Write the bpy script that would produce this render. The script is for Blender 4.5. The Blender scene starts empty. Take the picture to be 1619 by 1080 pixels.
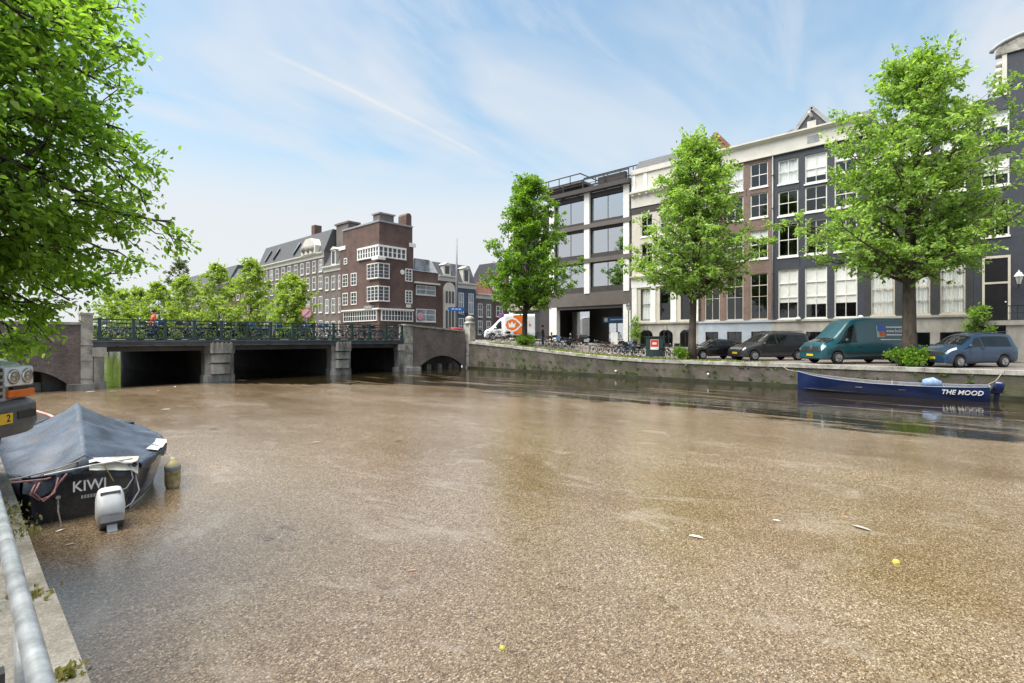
import bpy, math, random
import numpy as np
from mathutils import Vector, Matrix
random.seed(7); RNG = np.random.default_rng(7)
sc = bpy.context.scene
COL = sc.collection
# ---------------------------------------------------------------- camera (X = across the canal, Y = along the canal, Z = up, water at 0)
F, CX, HY, CZ = 809.5, 809.5, 535.0, 2.7
YAW = math.atan((CX + 70.0) / F)
SA, CA = math.sin(YAW), math.cos(YAW)
cam = bpy.data.cameras.new("camera"); camo = bpy.data.objects.new("camera", cam); COL.objects.link(camo)
cam.sensor_width = 36.0; cam.lens = 18.0; cam.clip_start = 0.05; cam.clip_end = 4000
cam.shift_y = -5.0 / 1619.0
camo.location = (0, 0, CZ); camo.rotation_euler = (math.radians(90), 0, -YAW)
sc.camera = camo
# ---------------------------------------------------------------- sky and sun
SUN_DIR = Vector((0.36, -0.16, -0.92)).normalized()          # direction the light travels
SUN_EL = math.asin(-SUN_DIR.z)
SUN_AZ = math.atan2(-SUN_DIR.x, -SUN_DIR.y)
world = bpy.data.worlds.new("World"); sc.world = world; world.use_nodes = True
def build_world():
    nt = world.node_tree; N = nt.nodes; L = nt.links; N.clear()
    out = N.new('ShaderNodeOutputWorld'); bg = N.new('ShaderNodeBackground'); L.new(bg.outputs[0], out.inputs[0])
    sky = N.new('ShaderNodeTexSky'); sky.sky_type = 'NISHITA'; sky.sun_disc = False
    sky.sun_elevation = SUN_EL; sky.sun_rotation = SUN_AZ; sky.air_density = 1.3; sky.dust_density = 1.0; sky.ozone_density = 2.0
    bg.inputs[1].default_value = 0.10
    tc = N.new('ShaderNodeTexCoord'); sep = N.new('ShaderNodeSeparateXYZ'); L.new(tc.outputs['Generated'], sep.inputs[0])
    def math_(op, a, b=None, c=None):
        n = N.new('ShaderNodeMath'); n.operation = op
        for i, q in enumerate((a, b, c)):
            if q is None: continue
            if isinstance(q, (int, float)): n.inputs[i].default_value = q
            else: L.new(q, n.inputs[i])
        return n.outputs[0]
    zz = math_('ADD', math_('MAXIMUM', sep.outputs[2], 0.0), 0.22)
    px = math_('DIVIDE', sep.outputs[0], zz); py = math_('DIVIDE', sep.outputs[1], zz)
    # thin streaked cirrus on a plane overhead
    def layer(sx, sy, rot, scale, detail, rough, lo, hi):
        cmb = N.new('ShaderNodeCombineXYZ'); L.new(px, cmb.inputs[0]); L.new(py, cmb.inputs[1])
        mp = N.new('ShaderNodeMapping'); L.new(cmb.outputs[0], mp.inputs[0])
        mp.inputs['Rotation'].default_value = (0, 0, rot); mp.inputs['Scale'].default_value = (sx, sy, 1); mp.inputs['Location'].default_value = (4.2, 8.0, 0)
        nz = N.new('ShaderNodeTexNoise'); L.new(mp.outputs[0], nz.inputs['Vector'])
        nz.inputs['Scale'].default_value = scale; nz.inputs['Detail'].default_value = detail; nz.inputs['Roughness'].default_value = rough; nz.inputs['Distortion'].default_value = 0.6
        mr = N.new('ShaderNodeMapRange'); mr.interpolation_type = 'SMOOTHSTEP'; L.new(nz.outputs[0], mr.inputs[0]); mr.inputs[1].default_value = lo; mr.inputs[2].default_value = hi
        return mr.outputs[0]
    a = layer(1.0, 2.0, math.radians(-25), 0.8, 4, 0.55, 0.34, 0.64)
    b = layer(0.9, 4.0, math.radians(-38), 1.6, 7, 0.62, 0.38, 0.74)
    cov = math_('MAXIMUM', a, math_('MULTIPLY', b, 0.55))
    # the slant path through the veil grows towards the horizon, so the cover closes there
    hz = N.new('ShaderNodeMapRange'); hz.interpolation_type = 'SMOOTHSTEP'; L.new(sep.outputs[2], hz.inputs[0]); hz.inputs[1].default_value = 0.42; hz.inputs[2].default_value = 0.19
    cov = math_('MULTIPLY_ADD', cov, 0.66, 0.16)
    cov = math_('MAXIMUM', cov, math_('MULTIPLY', hz.outputs[0], 0.95))
    # an old vapour trail, slowly spreading
    dist = math_('ABSOLUTE', math_('SUBTRACT', math_('ADD', math_('MULTIPLY', px, 0.0171), math_('MULTIPLY', py, 0.9999)), 1.2418))
    along = math_('ADD', math_('MULTIPLY', px, 0.9999), math_('MULTIPLY', py, -0.0171))
    def rng(a, lo, hi):
        n = N.new('ShaderNodeMapRange'); n.interpolation_type = 'SMOOTHSTEP'; L.new(a, n.inputs[0]); n.inputs[1].default_value = lo; n.inputs[2].default_value = hi; return n.outputs[0]
    trail = math_('MULTIPLY', rng(dist, .014, .002), math_('MULTIPLY', rng(along, 0.431, 0.571), rng(along, 1.212, 1.092)))
    cov = math_('MAXIMUM', cov, math_('MULTIPLY_ADD', trail, .20, math_('MULTIPLY', cov, 1.0)))
    cov = math_('MINIMUM', cov, 0.97)
    mix = N.new('ShaderNodeMix'); mix.data_type = 'RGBA'; L.new(cov, mix.inputs[0]); tint = N.new('ShaderNodeMix'); tint.data_type = 'RGBA'; tint.blend_type = 'MULTIPLY'; tint.inputs[0].default_value = 1; L.new(sky.outputs[0], tint.inputs[6]); tint.inputs[7].default_value = (.86, 1.05, 1.0, 1); L.new(tint.outputs[2], mix.inputs[6])
    mix.inputs[7].default_value = (4.05, 4.15, 4.3, 1)
    L.new(mix.outputs[2], bg.inputs[0])
build_world()
sun = bpy.data.lights.new("sun", 'SUN'); sun.energy = 4.5; sun.angle = math.radians(60.0); sun.color = (1.0, 0.95, 0.88)
suno = bpy.data.objects.new("sun", sun); COL.objects.link(suno)
suno.rotation_euler = SUN_DIR.to_track_quat('-Z', 'Y').to_euler(); suno.location = (-20, -20, 60)
vs = sc.view_settings; vs.view_transform = 'Standard'; vs.look = 'None'; vs.gamma = 1.0; vs.exposure = 1.05; vs.use_curve_mapping = False
# ---------------------------------------------------------------- survey helpers: where a sight line meets a real plane
def ground(x, y, z):
    Y = (CZ - z) * F / (y - HY); X = (x - CX) / F * Y
    return X * CA + Y * SA, -X * SA + Y * CA
def onv(x, y, v):
    t = (x - CX) / F; Y = v / (t * CA + SA); X = t * Y
    return -X * SA + Y * CA, CZ + (HY - y) * Y / F
def onu(x, y, u):
    t = (x - CX) / F; Y = u / (-t * SA + CA); X = t * Y
    return X * CA + Y * SA, CZ + (HY - y) * Y / F
# ---------------------------------------------------------------- materials
MC = {}
def newmat(name):
    m = bpy.data.materials.new(name); m.use_nodes = True; nt = m.node_tree
    return m, nt, nt.nodes, nt.links, nt.nodes['Principled BSDF']
def noise(N, L, vec, scale, detail=4, rough=.6):
    n = N.new('ShaderNodeTexNoise'); L.new(vec, n.inputs['Vector']); n.inputs['Scale'].default_value = scale; n.inputs['Detail'].default_value = detail; n.inputs['Roughness'].default_value = rough
    return n.outputs[0]
def ramp(N, L, fac, stops):
    r = N.new('ShaderNodeValToRGB'); L.new(fac, r.inputs[0]); e = r.color_ramp.elements
    while len(e) < len(stops): e.new(0.5)
    for el, (p, c) in zip(e, stops):
        el.position = p; el.color = (c[0], c[1], c[2], 1)
    return r.outputs[0]
def mul(c, k): return tuple(max(0, min(1, q * k)) for q in c[:3])
def M(name, col, rough=.7, var=.18, scale=2.0, bump=0.0, metal=0.0, spec=.5, col2=None, coat=0.0, fine=0.0, streak=0.0):
    if name in MC: return MC[name]
    m, nt, N, L, P = newmat(name)
    tc = N.new('ShaderNodeTexCoord'); v = tc.outputs['Object']
    if streak:
        mp = N.new('ShaderNodeMapping'); L.new(v, mp.inputs[0]); mp.inputs['Scale'].default_value = (1, 1, 1 - streak); v = mp.outputs[0]
    nz = noise(N, L, v, scale, 6, .65)
    c2 = col2 if col2 else mul(col, 1 - var * 1.3)
    c = ramp(N, L, nz, [(.32, c2), (.62, mul(col, 1 + var * .5))])
    if fine:
        nf = noise(N, L, tc.outputs['Object'], scale * 25, 2)
        mx = N.new('ShaderNodeMix'); mx.data_type = 'RGBA'; mx.blend_type = 'MULTIPLY'; mx.inputs[0].default_value = fine
        L.new(c, mx.inputs[6]); L.new(ramp(N, L, nf, [(.35, (.35, .35, .35)), (.65, (1, 1, 1))]), mx.inputs[7]); c = mx.outputs[2]
    L.new(c, P.inputs['Base Color'])
    P.inputs['Roughness'].default_value = rough; P.inputs['Metallic'].default_value = metal; P.inputs['Specular IOR Level'].default_value = spec
    if coat: P.inputs['Coat Weight'].default_value = coat; P.inputs['Coat Roughness'].default_value = .05
    if bump:
        b = N.new('ShaderNodeBump'); b.inputs['Strength'].default_value = bump; b.inputs['Distance'].default_value = .02
        L.new(noise(N, L, tc.outputs['Object'], scale * 12, 4), b.inputs['Height']); L.new(b.outputs[0], P.inputs['Normal'])
    MC[name] = m; return m
def BRICK(name, c1, c2, mortar, bw=.23, bh=.068, ms=.010, dirt=.35, rough=.85, paint=0.0, moss=None):
    if name in MC: return MC[name]
    m, nt, N, L, P = newmat(name)
    tc = N.new('ShaderNodeTexCoord'); s = N.new('ShaderNodeSeparateXYZ'); L.new(tc.outputs['Object'], s.inputs[0])
    ad = N.new('ShaderNodeMath'); L.new(s.outputs[0], ad.inputs[0]); L.new(s.outputs[1], ad.inputs[1])
    cb = N.new('ShaderNodeCombineXYZ'); L.new(ad.outputs[0], cb.inputs[0]); L.new(s.outputs[2], cb.inputs[1])
    br = N.new('ShaderNodeTexBrick'); L.new(cb.outputs[0], br.inputs['Vector']); br.inputs['Scale'].default_value = 1.0
    br.inputs['Brick Width'].default_value = bw; br.inputs['Row Height'].default_value = bh; br.inputs['Mortar Size'].default_value = ms; br.inputs['Mortar Smooth'].default_value = .3
    br.inputs['Color1'].default_value = (*c1, 1); br.inputs['Color2'].default_value = (*c2, 1); br.inputs['Mortar'].default_value = (*mortar, 1)
    nz = noise(N, L, tc.outputs['Object'], .7, 6, .65)
    mx = N.new('ShaderNodeMix'); mx.data_type = 'RGBA'; mx.blend_type = 'MULTIPLY'; mx.inputs[0].default_value = 1
    L.new(br.outputs[0], mx.inputs[6]); k = 1 - dirt
    L.new(ramp(N, L, nz, [(.35, (k, k, k)), (.6, (1.05, 1.05, 1.05))]), mx.inputs[7]); c = mx.outputs[2]
    n2 = noise(N, L, tc.outputs['Object'], 9, 3)
    m2 = N.new('ShaderNodeMix'); m2.data_type = 'RGBA'; m2.blend_type = 'MULTIPLY'; m2.inputs[0].default_value = .6
    L.new(c, m2.inputs[6]); L.new(ramp(N, L, n2, [(.3, (.55, .55, .55)), (.7, (1.1, 1.1, 1.1))]), m2.inputs[7]); c = m2.outputs[2]
    if moss:
        g = noise(N, L, tc.outputs['Object'], .55, 8, .7)
        m3 = N.new('ShaderNodeMix'); m3.data_type = 'RGBA'; L.new(ramp(N, L, g, [(.46, (0, 0, 0)), (.62, (.8, .8, .8))]), m3.inputs[0]); L.new(c, m3.inputs[6]); m3.inputs[7].default_value = (*moss, 1); c = m3.outputs[2]
    L.new(c, P.inputs['Base Color']); P.inputs['Roughness'].default_value = rough
    b = N.new('ShaderNodeBump'); b.inputs['Strength'].default_value = .35; b.inputs['Distance'].default_value = .01
    L.new(br.outputs['Fac'], b.inputs['Height']); b.invert = True; L.new(b.outputs[0], P.inputs['Normal'])
    MC[name] = m; return m
def GLASS(name, tint=(.03, .035, .04), refl=.10):
    if name in MC: return MC[name]
    m, nt, N, L, P = newmat(name); N.remove(P); out = N['Material Output']
    tr = N.new('ShaderNodeBsdfTransparent'); tr.inputs[0].default_value = (.95, .96, .96, 1)
    gl = N.new('ShaderNodeBsdfGlossy'); gl.inputs['Roughness'].default_value = .03; gl.inputs[0].default_value = (.95, .97, 1, 1)
    ge = N.new('ShaderNodeNewGeometry'); dt = N.new('ShaderNodeVectorMath'); dt.operation = 'DOT_PRODUCT'; L.new(ge.outputs['Incoming'], dt.inputs[0]); L.new(ge.outputs['Normal'], dt.inputs[1])
    ab = N.new('ShaderNodeMath'); ab.operation = 'ABSOLUTE'; L.new(dt.outputs['Value'], ab.inputs[0])
    om = N.new('ShaderNodeMath'); om.operation = 'SUBTRACT'; om.inputs[0].default_value = 1.0; L.new(ab.outputs[0], om.inputs[1])
    pw = N.new('ShaderNodeMath'); pw.operation = 'POWER'; L.new(om.outputs[0], pw.inputs[0]); pw.inputs[1].default_value = 5.0      # Schlick, the same from both sides
    ad = N.new('ShaderNodeMath'); ad.operation = 'MULTIPLY_ADD'; ad.use_clamp = True; L.new(pw.outputs[0], ad.inputs[0]); ad.inputs[1].default_value = .92 - refl; ad.inputs[2].default_value = .08 + refl
    b = N.new('ShaderNodeBump'); b.inputs['Strength'].default_value = .06; b.inputs['Distance'].default_value = .05
    tc = N.new('ShaderNodeTexCoord'); L.new(noise(N, L, tc.outputs['Object'], 1.3, 2), b.inputs['Height']); L.new(b.outputs[0], gl.inputs['Normal'])
    mx = N.new('ShaderNodeMixShader'); L.new(ad.outputs[0], mx.inputs[0]); L.new(tr.outputs[0], mx.inputs[1]); L.new(gl.outputs[0], mx.inputs[2]); L.new(mx.outputs[0], out.inputs[0])
    MC[name] = m; return m
def LEAF(name, stops, trans=.45, rough=.45):
    if name in MC: return MC[name]
    m, nt, N, L, P = newmat(name); out = N['Material Output']
    g = N.new('ShaderNodeNewGeometry')
    c = ramp(N, L, g.outputs['Random Per Island'], stops)
    L.new(c, P.inputs['Base Color']); P.inputs['Roughness'].default_value = rough; P.inputs['Specular IOR Level'].default_value = .35
    t = N.new('ShaderNodeBsdfTranslucent')
    h = N.new('ShaderNodeMix'); h.data_type = 'RGBA'; h.blend_type = 'MULTIPLY'; h.inputs[0].default_value = 1; L.new(c, h.inputs[6]); h.inputs[7].default_value = (1.25, 1.3, .55, 1); L.new(h.outputs[2], t.inputs[0])
    mx = N.new('ShaderNodeMixShader'); mx.inputs[0].default_value = trans; L.new(P.outputs[0], mx.inputs[1]); L.new(t.outputs[0], mx.inputs[2]); L.new(mx.outputs[0], out.inputs[0])
    MC[name] = m; return m
# ---------------------------------------------------------------- mesh builder
class MB:
    def __init__(s): s.v = []; s.f = []; s.m = []
    def add(s, vs, fs, m=0):
        o = len(s.v); s.v.extend(vs)
        for f in fs: s.f.append([o + i for i in f]); s.m.append(m)
        return s
    def box(s, x0, x1, y0, y1, z0, z1, m=0):
        return s.add([(x0,y0,z0),(x1,y0,z0),(x1,y1,z0),(x0,y1,z0),(x0,y0,z1),(x1,y0,z1),(x1,y1,z1),(x0,y1,z1)],
              [(0,3,2,1),(4,5,6,7),(0,1,5,4),(1,2,6,5),(2,3,7,6),(3,0,4,7)], m)
    def bar(s, a, b, w, h, m=0, up=(0,0,1)):
        a = Vector(a); b = Vector(b); d = (b - a).normalized(); up = Vector(up)
        if abs(d.dot(up)) > .98: up = Vector((1, 0, 0))
        r = d.cross(up).normalized() * (w / 2); t = r.cross(d).normalized() * (h / 2)
        vs = [tuple(p + q) for p in (a, b) for q in (-r - t, r - t, r + t, -r + t)]
        return s.add(vs, [(0,1,2,3),(7,6,5,4),(0,4,5,1),(1,5,6,2),(2,6,7,3),(3,7,4,0)], m)
    def quad(s, *p, m=0): return s.add([tuple(q) for q in p], [tuple(range(len(p)))], m)
    def tube(s, path, r, n=8, m=0, closed=False, cap=True):
        P = [Vector(p) for p in path]; k = len(P); R = r if isinstance(r, (list, tuple)) else [r] * k
        vs = []; prev = None
        for i in range(k):
            if closed: d = P[(i + 1) % k] - P[i - 1]
            else: d = P[min(i + 1, k - 1)] - P[max(i - 1, 0)]
            d = d.normalized() if d.length > 1e-9 else Vector((0, 0, 1))
            if prev is None:
                u = Vector((0, 0, 1)) if abs(d.z) < .9 else Vector((1, 0, 0))
                a = d.cross(u).normalized()
            else: a = (prev - d * prev.dot(d)); a = a.normalized() if a.length > 1e-6 else d.orthogonal().normalized()
            prev = a; b = d.cross(a)
            for j in range(n):
                th = 2 * math.pi * j / n; vs.append(tuple(P[i] + a * (R[i] * math.cos(th)) + b * (R[i] * math.sin(th))))
        fs = []
        for i in range(k if closed else k - 1):
            for j in range(n):
                i2 = (i + 1) % k; fs.append((i * n + j, i * n + (j + 1) % n, i2 * n + (j + 1) % n, i2 * n + j))
        if cap and not closed: fs.append(tuple(range(n - 1, -1, -1))); fs.append(tuple((k - 1) * n + j for j in range(n)))
        return s.add(vs, fs, m)
    def lathe(s, prof, c=(0,0,0), n=16, axis='z', m=0):
        vs = []
        for r, h in prof:
            for j in range(n):
                th = 2 * math.pi * j / n; a, b = r * math.cos(th), r * math.sin(th)
                q = (a, b, h) if axis == 'z' else ((a, h, b) if axis == 'y' else (h, a, b))
                vs.append((c[0] + q[0], c[1] + q[1], c[2] + q[2]))
        fs = [(i * n + j, i * n + (j + 1) % n, (i + 1) * n + (j + 1) % n, (i + 1) * n + j) for i in range(len(prof) - 1) for j in range(n)]
        fs.append(tuple(range(n - 1, -1, -1))); fs.append(tuple((len(prof) - 1) * n + j for j in range(n)))
        return s.add(vs, fs, m)
    def prism(s, poly, d0, d1, plane='xz', m=0):
        n = len(poly)
        def q(p, d): return (p[0], d, p[1]) if plane == 'xz' else ((d, p[0], p[1]) if plane == 'yz' else (p[0], p[1], d))
        vs = [q(p, d0) for p in poly] + [q(p, d1) for p in poly]
        return s.add(vs, [tuple(range(n - 1, -1, -1)), tuple(range(n, 2 * n))] + [(i, (i + 1) % n, n + (i + 1) % n, n + i) for i in range(n)], m)
    def grid(s, pts, m=0, closed=False):
        a, b = len(pts), len(pts[0]); vs = [tuple(p) for row in pts for p in row]
        return s.add(vs, [(i * b + j, i * b + (j + 1) % b, (i + 1) * b + (j + 1) % b, (i + 1) * b + j) for i in range(a - 1) for j in range(b if closed else b - 1)], m)
    def mesh(s, name, mats, smooth=False, fix=True):
        me = bpy.data.meshes.new(name); me.from_pydata(s.v, [], s.f)
        for q in (mats if isinstance(mats, (list, tuple)) else [mats]): me.materials.append(q)
        if any(s.m): me.polygons.foreach_set('material_index', s.m)
        if fix:
            import bmesh
            bm = bmesh.new(); bm.from_mesh(me); bmesh.ops.recalc_face_normals(bm, faces=bm.faces); bm.to_mesh(me); bm.free()
        if smooth: me.polygons.foreach_set('use_smooth', [True] * len(me.polygons))
        me.update(); return me
    def build(s, name, mats, parent=None, smooth=False, fix=True):
        return link(name, s.mesh(name, mats, smooth, fix), parent)
def link(name, me, parent=None):
    o = bpy.data.objects.new(name, me); COL.objects.link(o)
    if parent is not None: o.parent = parent
    return o
def tag(o, label=None, cat=None, group=None, kind=None):
    if label: o['label'] = label
    if cat: o['category'] = cat
    if group: o['group'] = group
    if kind: o['kind'] = kind
    return o
def thing(name, label, cat, loc=(0,0,0), rz=0.0, group=None):
    o = bpy.data.objects.new(name, None); COL.objects.link(o); o.empty_display_size = .3
    o.location = loc; o.rotation_euler = (0, 0, rz); return tag(o, label, cat, group)
def dup(o, parent=None):
    c = o.copy(); COL.objects.link(c)
    if parent is not None: c.parent = parent
    for ch in list(o.children): dup(ch, c)
    return c
def text(name, s, size, mt, parent, loc, xd, yd, ext=.004, shear=0, align='CENTER', sx=1.0):
    cu = bpy.data.curves.new(name, 'FONT'); cu.body = s; cu.size = size; cu.extrude = ext; cu.align_x = align; cu.align_y = 'CENTER'; cu.shear = shear; cu.resolution_u = 3; cu.offset = size * .012
    tmp = bpy.data.objects.new('tmp', cu); me = bpy.data.meshes.new_from_object(tmp); bpy.data.objects.remove(tmp)
    me.materials.clear(); me.materials.append(mt)
    o = link(name, me, parent); x = Vector(xd).normalized(); y = Vector(yd).normalized(); y = (y - x * x.dot(y)).normalized(); z = x.cross(y)
    m = Matrix(((x.x * sx, y.x, z.x, loc[0]), (x.y * sx, y.y, z.y, loc[1]), (x.z * sx, y.z, z.z, loc[2]), (0, 0, 0, 1)))
    o.matrix_local = m; return o
def zst(u):      # street level along the canal: low quay, ramp up to the bridge, down again
    def ss(a, b, t): t = max(0, min(1, (t - a) / (b - a))); return t * t * (3 - 2 * t)
    return 1.25 + 1.27 * ss(15, 39, u) - 1.2 * ss(61, 90, u)
# ================================================================ THE SETTING
def water_material():
    m, nt, N, L, P = newmat('canal_water'); out = N['Material Output']; N.remove(P)
    tc = N.new('ShaderNodeTexCoord'); v = tc.outputs['Object']
    sp = N.new('ShaderNodeSeparateXYZ'); L.new(v, sp.inputs[0]); X, Y = sp.outputs[0], sp.outputs[1]
    def mt(op, a, b=None, c=None, clamp=False):
        n = N.new('ShaderNodeMath'); n.operation = op; n.use_clamp = clamp
        for i, q in enumerate((a, b, c)):
            if q is None: continue
            if isinstance(q, (int, float)): n.inputs[i].default_value = q
            else: L.new(q, n.inputs[i])
        return n.outputs[0]
    def mr(a, lo, hi, o0=0, o1=1, smooth=True):
        n = N.new('ShaderNodeMapRange'); n.interpolation_type = 'SMOOTHSTEP' if smooth else 'LINEAR'
        L.new(a, n.inputs[0]); n.inputs[1].default_value = lo; n.inputs[2].default_value = hi; n.inputs[3].default_value = o0; n.inputs[4].default_value = o1; return n.outputs[0]
    def mapped(sx, sy, rot=0):
        n = N.new('ShaderNodeMapping'); L.new(v, n.inputs[0]); n.inputs['Scale'].default_value = (sx, sy, 1); n.inputs['Rotation'].default_value = (0, 0, rot); return n.outputs[0]
    # --- where the blossom seeds float: everything out to about two thirds of the canal, thinning towards the bridge
    edge = mt('ADD', mt('MULTIPLY_ADD', mr(Y, 22, 37), -9.0, 18.6), mt('MULTIPLY', mr(Y, 2, -6), 0.5))
    wob = mt('MULTIPLY_ADD', noise(N, L, mapped(.55, .16), 1.0, 5, .62), 7.0, -3.5)
    wobf = mt('MULTIPLY_ADD', noise(N, L, mapped(2.2, .8), 1.0, 5, .7), 2.6, -1.3)
    d = mt('SUBTRACT', mt('ADD', edge, mt('ADD', wob, wobf)), X)
    seeds = mr(d, -.35, .7)
    st = noise(N, L, mapped(1.5, .12, .06), 1.0, 6, .66)
    streak = mt('MULTIPLY', mr(st, .53, .63), mt('MULTIPLY', mr(X, 29, 24), mr(Y, 33, 29)))
    seeds = mt('MAXIMUM', seeds, mt('MULTIPLY', streak, .8))
    seeds = mt('MULTIPLY', seeds, mr(Y, 35.5, 33.0))
    gaps = mr(noise(N, L, mapped(.8, .5), 1.0, 7, .7), .30, .40)          # a few thin spots
    seeds = mt('MULTIPLY', seeds, mt('MULTIPLY_ADD', gaps, .55, .45))
    # --- seed colour: one flake per cell, three sizes
    def cells(scale, rnd=1.0):
        n = N.new('ShaderNodeTexVoronoi'); n.feature = 'F1'; L.new(mapped(1.0, 1.35, .5), n.inputs['Vector']); n.inputs['Scale'].default_value = scale; n.inputs['Randomness'].default_value = rnd
        s2 = N.new('ShaderNodeSeparateColor'); L.new(n.outputs['Color'], s2.inputs[0]); return s2.outputs[0], n.outputs['Distance'], s2.outputs[1]
    r1, d1, g1 = cells(85); r2, d2, g2 = cells(52)
    c1 = ramp(N, L, r1, [(.0, (.030, .021, .012)), (.2, (.085, .060, .034)), (.5, (.155, .114, .067)), (.85, (.235, .185, .122)), (1.0, (.42, .37, .30))])
    c2 = ramp(N, L, r2, [(.0, (.06, .041, .023)), (.4, (.13, .094, .053)), (.8, (.205, .158, .098)), (1.0, (.36, .31, .24))])
    mx = N.new('ShaderNodeMix'); mx.data_type = 'RGBA'; L.new(mr(g2, .45, .55), mx.inputs[0]); L.new(c1, mx.inputs[6]); L.new(c2, mx.inputs[7])
    big = noise(N, L, mapped(.22, .10, .5), 1.0, 8, .68)
    hue = ramp(N, L, big, [(.28, (.72, .60, .49)), (.46, (1.0, .93, .86)), (.58, (1.10, 1.06, 1.06)), (.74, (1.34, 1.29, 1.28))])
    m2 = N.new('ShaderNodeMix'); m2.data_type = 'RGBA'; m2.blend_type = 'MULTIPLY'; m2.inputs[0].default_value = 1; L.new(mx.outputs[2], m2.inputs[6]); L.new(hue, m2.inputs[7])
    # pale drift lines and darker clumps where the raft has been pushed together
    dn = N.new('ShaderNodeTexNoise'); L.new(mapped(.30, .13, .45), dn.inputs['Vector']); dn.inputs['Scale'].default_value = 1.0; dn.inputs['Detail'].default_value = 5; dn.inputs['Roughness'].default_value = .55; dn.inputs['Distortion'].default_value = 1.6
    line = mr(mt('ABSOLUTE', mt('SUBTRACT', dn.outputs[0], .5)), .035, .004)
    brk = mr(noise(N, L, mapped(1.2, .9), 1.0, 5, .7), .42, .66); line = mt('MULTIPLY', line, brk)
    clump = mr(noise(N, L, mapped(2.6, 1.7, .2), 1.0, 6, .75), .56, .72)
    m3 = N.new('ShaderNodeMix'); m3.data_type = 'RGBA'; L.new(mt('MULTIPLY', line, .30), m3.inputs[0]); L.new(m2.outputs[2], m3.inputs[6]); m3.inputs[7].default_value = (.36, .32, .27, 1)
    m4 = N.new('ShaderNodeMix'); m4.data_type = 'RGBA'; m4.blend_type = 'MULTIPLY'; L.new(mt('MULTIPLY', clump, .75), m4.inputs[0]); L.new(m3.outputs[2], m4.inputs[6]); m4.inputs[7].default_value = (.55, .46, .36, 1)
    sb = N.new('ShaderNodeBsdfPrincipled'); L.new(m4.outputs[2], sb.inputs['Base Color'])
    sb.inputs['Specular IOR Level'].default_value = .5; sb.inputs['IOR'].default_value = 1.62
    L.new(mr(big, .35, .65, .10, .24), sb.inputs['Roughness'])
    hgt = mt('ADD', mt('MULTIPLY', d1, .8), mt('MULTIPLY', r2, .35))
    b = N.new('ShaderNodeBump'); b.inputs['Strength'].default_value = .09; b.inputs['Distance'].default_value = .012; L.new(hgt, b.inputs['Height'])
    rip = noise(N, L, mapped(.9, .45, .3), 1.0, 4, .5)
    bb = N.new('ShaderNodeBump'); bb.inputs['Strength'].default_value = .10; bb.inputs['Distance'].default_value = .10; L.new(rip, bb.inputs['Height']); L.new(b.outputs[0], bb.inputs['Normal'])
    L.new(bb.outputs[0], sb.inputs['Normal'])
    # --- open water: murky green brown with small ripples
    wb = N.new('ShaderNodeBsdfPrincipled'); wb.inputs['Base Color'].default_value = (.018, .014, .006, 1); wb.inputs['Roughness'].default_value = .06; wb.inputs['IOR'].default_value = 1.33; wb.inputs['Specular IOR Level'].default_value = .5
    w1 = noise(N, L, mapped(1.6, 1.1, .4), 1.0, 3, .5); w2 = noise(N, L, mapped(5.5, 4.0, .8), 1.0, 2, .5)
    wv = N.new('ShaderNodeBump'); wv.inputs['Strength'].default_value = .09; wv.inputs['Distance'].default_value = .10; L.new(mt('MULTIPLY_ADD', w2, .22, w1), wv.inputs['Height']); L.new(wv.outputs[0], wb.inputs['Normal'])
    ms = N.new('ShaderNodeMixShader'); 
    # the raft thins flake by flake, not as a fade
    fl = mt('ADD', seeds, mt('MULTIPLY_ADD', r1, .9, -.45)); L.new(mr(fl, .42, .58), ms.inputs[0])
    L.new(wb.outputs[0], ms.inputs[1]); L.new(sb.outputs[0], ms.inputs[2]); L.new(ms.outputs[0], out.inputs[0])
    return m
w = MB(); w.quad((.2, -700, 0), (31.7, -700, 0), (31.7, 700, 0), (.2, 700, 0))
tag(w.build('canal_water', water_material()), kind='structure')

m_pave = BRICK('street_pavers', (.20, .175, .16), (.26, .235, .215), (.13, .12, .11), .22, .11, .008, .3)
def PAVER():
    m, nt, N, L, P = newmat('clinker_paving'); tc = N.new('ShaderNodeTexCoord')
    br = N.new('ShaderNodeTexBrick'); L.new(tc.outputs['Object'], br.inputs['Vector']); br.inputs['Scale'].default_value = 1; br.inputs['Brick Width'].default_value = .21; br.inputs['Row Height'].default_value = .105; br.inputs['Mortar Size'].default_value = .007
    br.inputs['Color1'].default_value = (.23, .20, .18, 1); br.inputs['Color2'].default_value = (.30, .265, .24, 1); br.inputs['Mortar'].default_value = (.12, .11, .10, 1)
    mx = N.new('ShaderNodeMix'); mx.data_type = 'RGBA'; mx.blend_type = 'MULTIPLY'; mx.inputs[0].default_value = 1; L.new(br.outputs[0], mx.inputs[6])
    L.new(ramp(N, L, noise(N, L, tc.outputs['Object'], .8, 7, .7), [(.3, (.6, .58, .55)), (.65, (1.1, 1.1, 1.1))]), mx.inputs[7]); L.new(mx.outputs[2], P.inputs['Base Color']); P.inputs['Roughness'].default_value = .85
    return m
m_paver = PAVER()
m_conc = M('quay_concrete', (.27, .25, .215), .88, .45, 2.6, .6, col2=(.13, .12, .085), fine=.6)
m_stone = M('weathered_stone', (.40, .385, .35), .85, .45, 1.8, .35, col2=(.17, .155, .13), fine=.4)
m_stoned = M('stained_pier_stone', (.36, .345, .32), .85, .45, 1.2, .35, col2=(.10, .095, .085), fine=.4, streak=.6)
m_wallb = BRICK('mossy_quay_brick', (.115, .092, .078), (.165, .137, .118), (.15, .135, .12), .22, .065, .010, .6, moss=(.060, .070, .024))
m_algae = M('wet_algae_wall', (.035, .040, .018), .5, .4, 1.5, .3)
m_abut = BRICK('abutment_brick', (.115, .085, .085), (.19, .145, .135), (.24, .215, .20), .21, .062, .011, .4)

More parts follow.
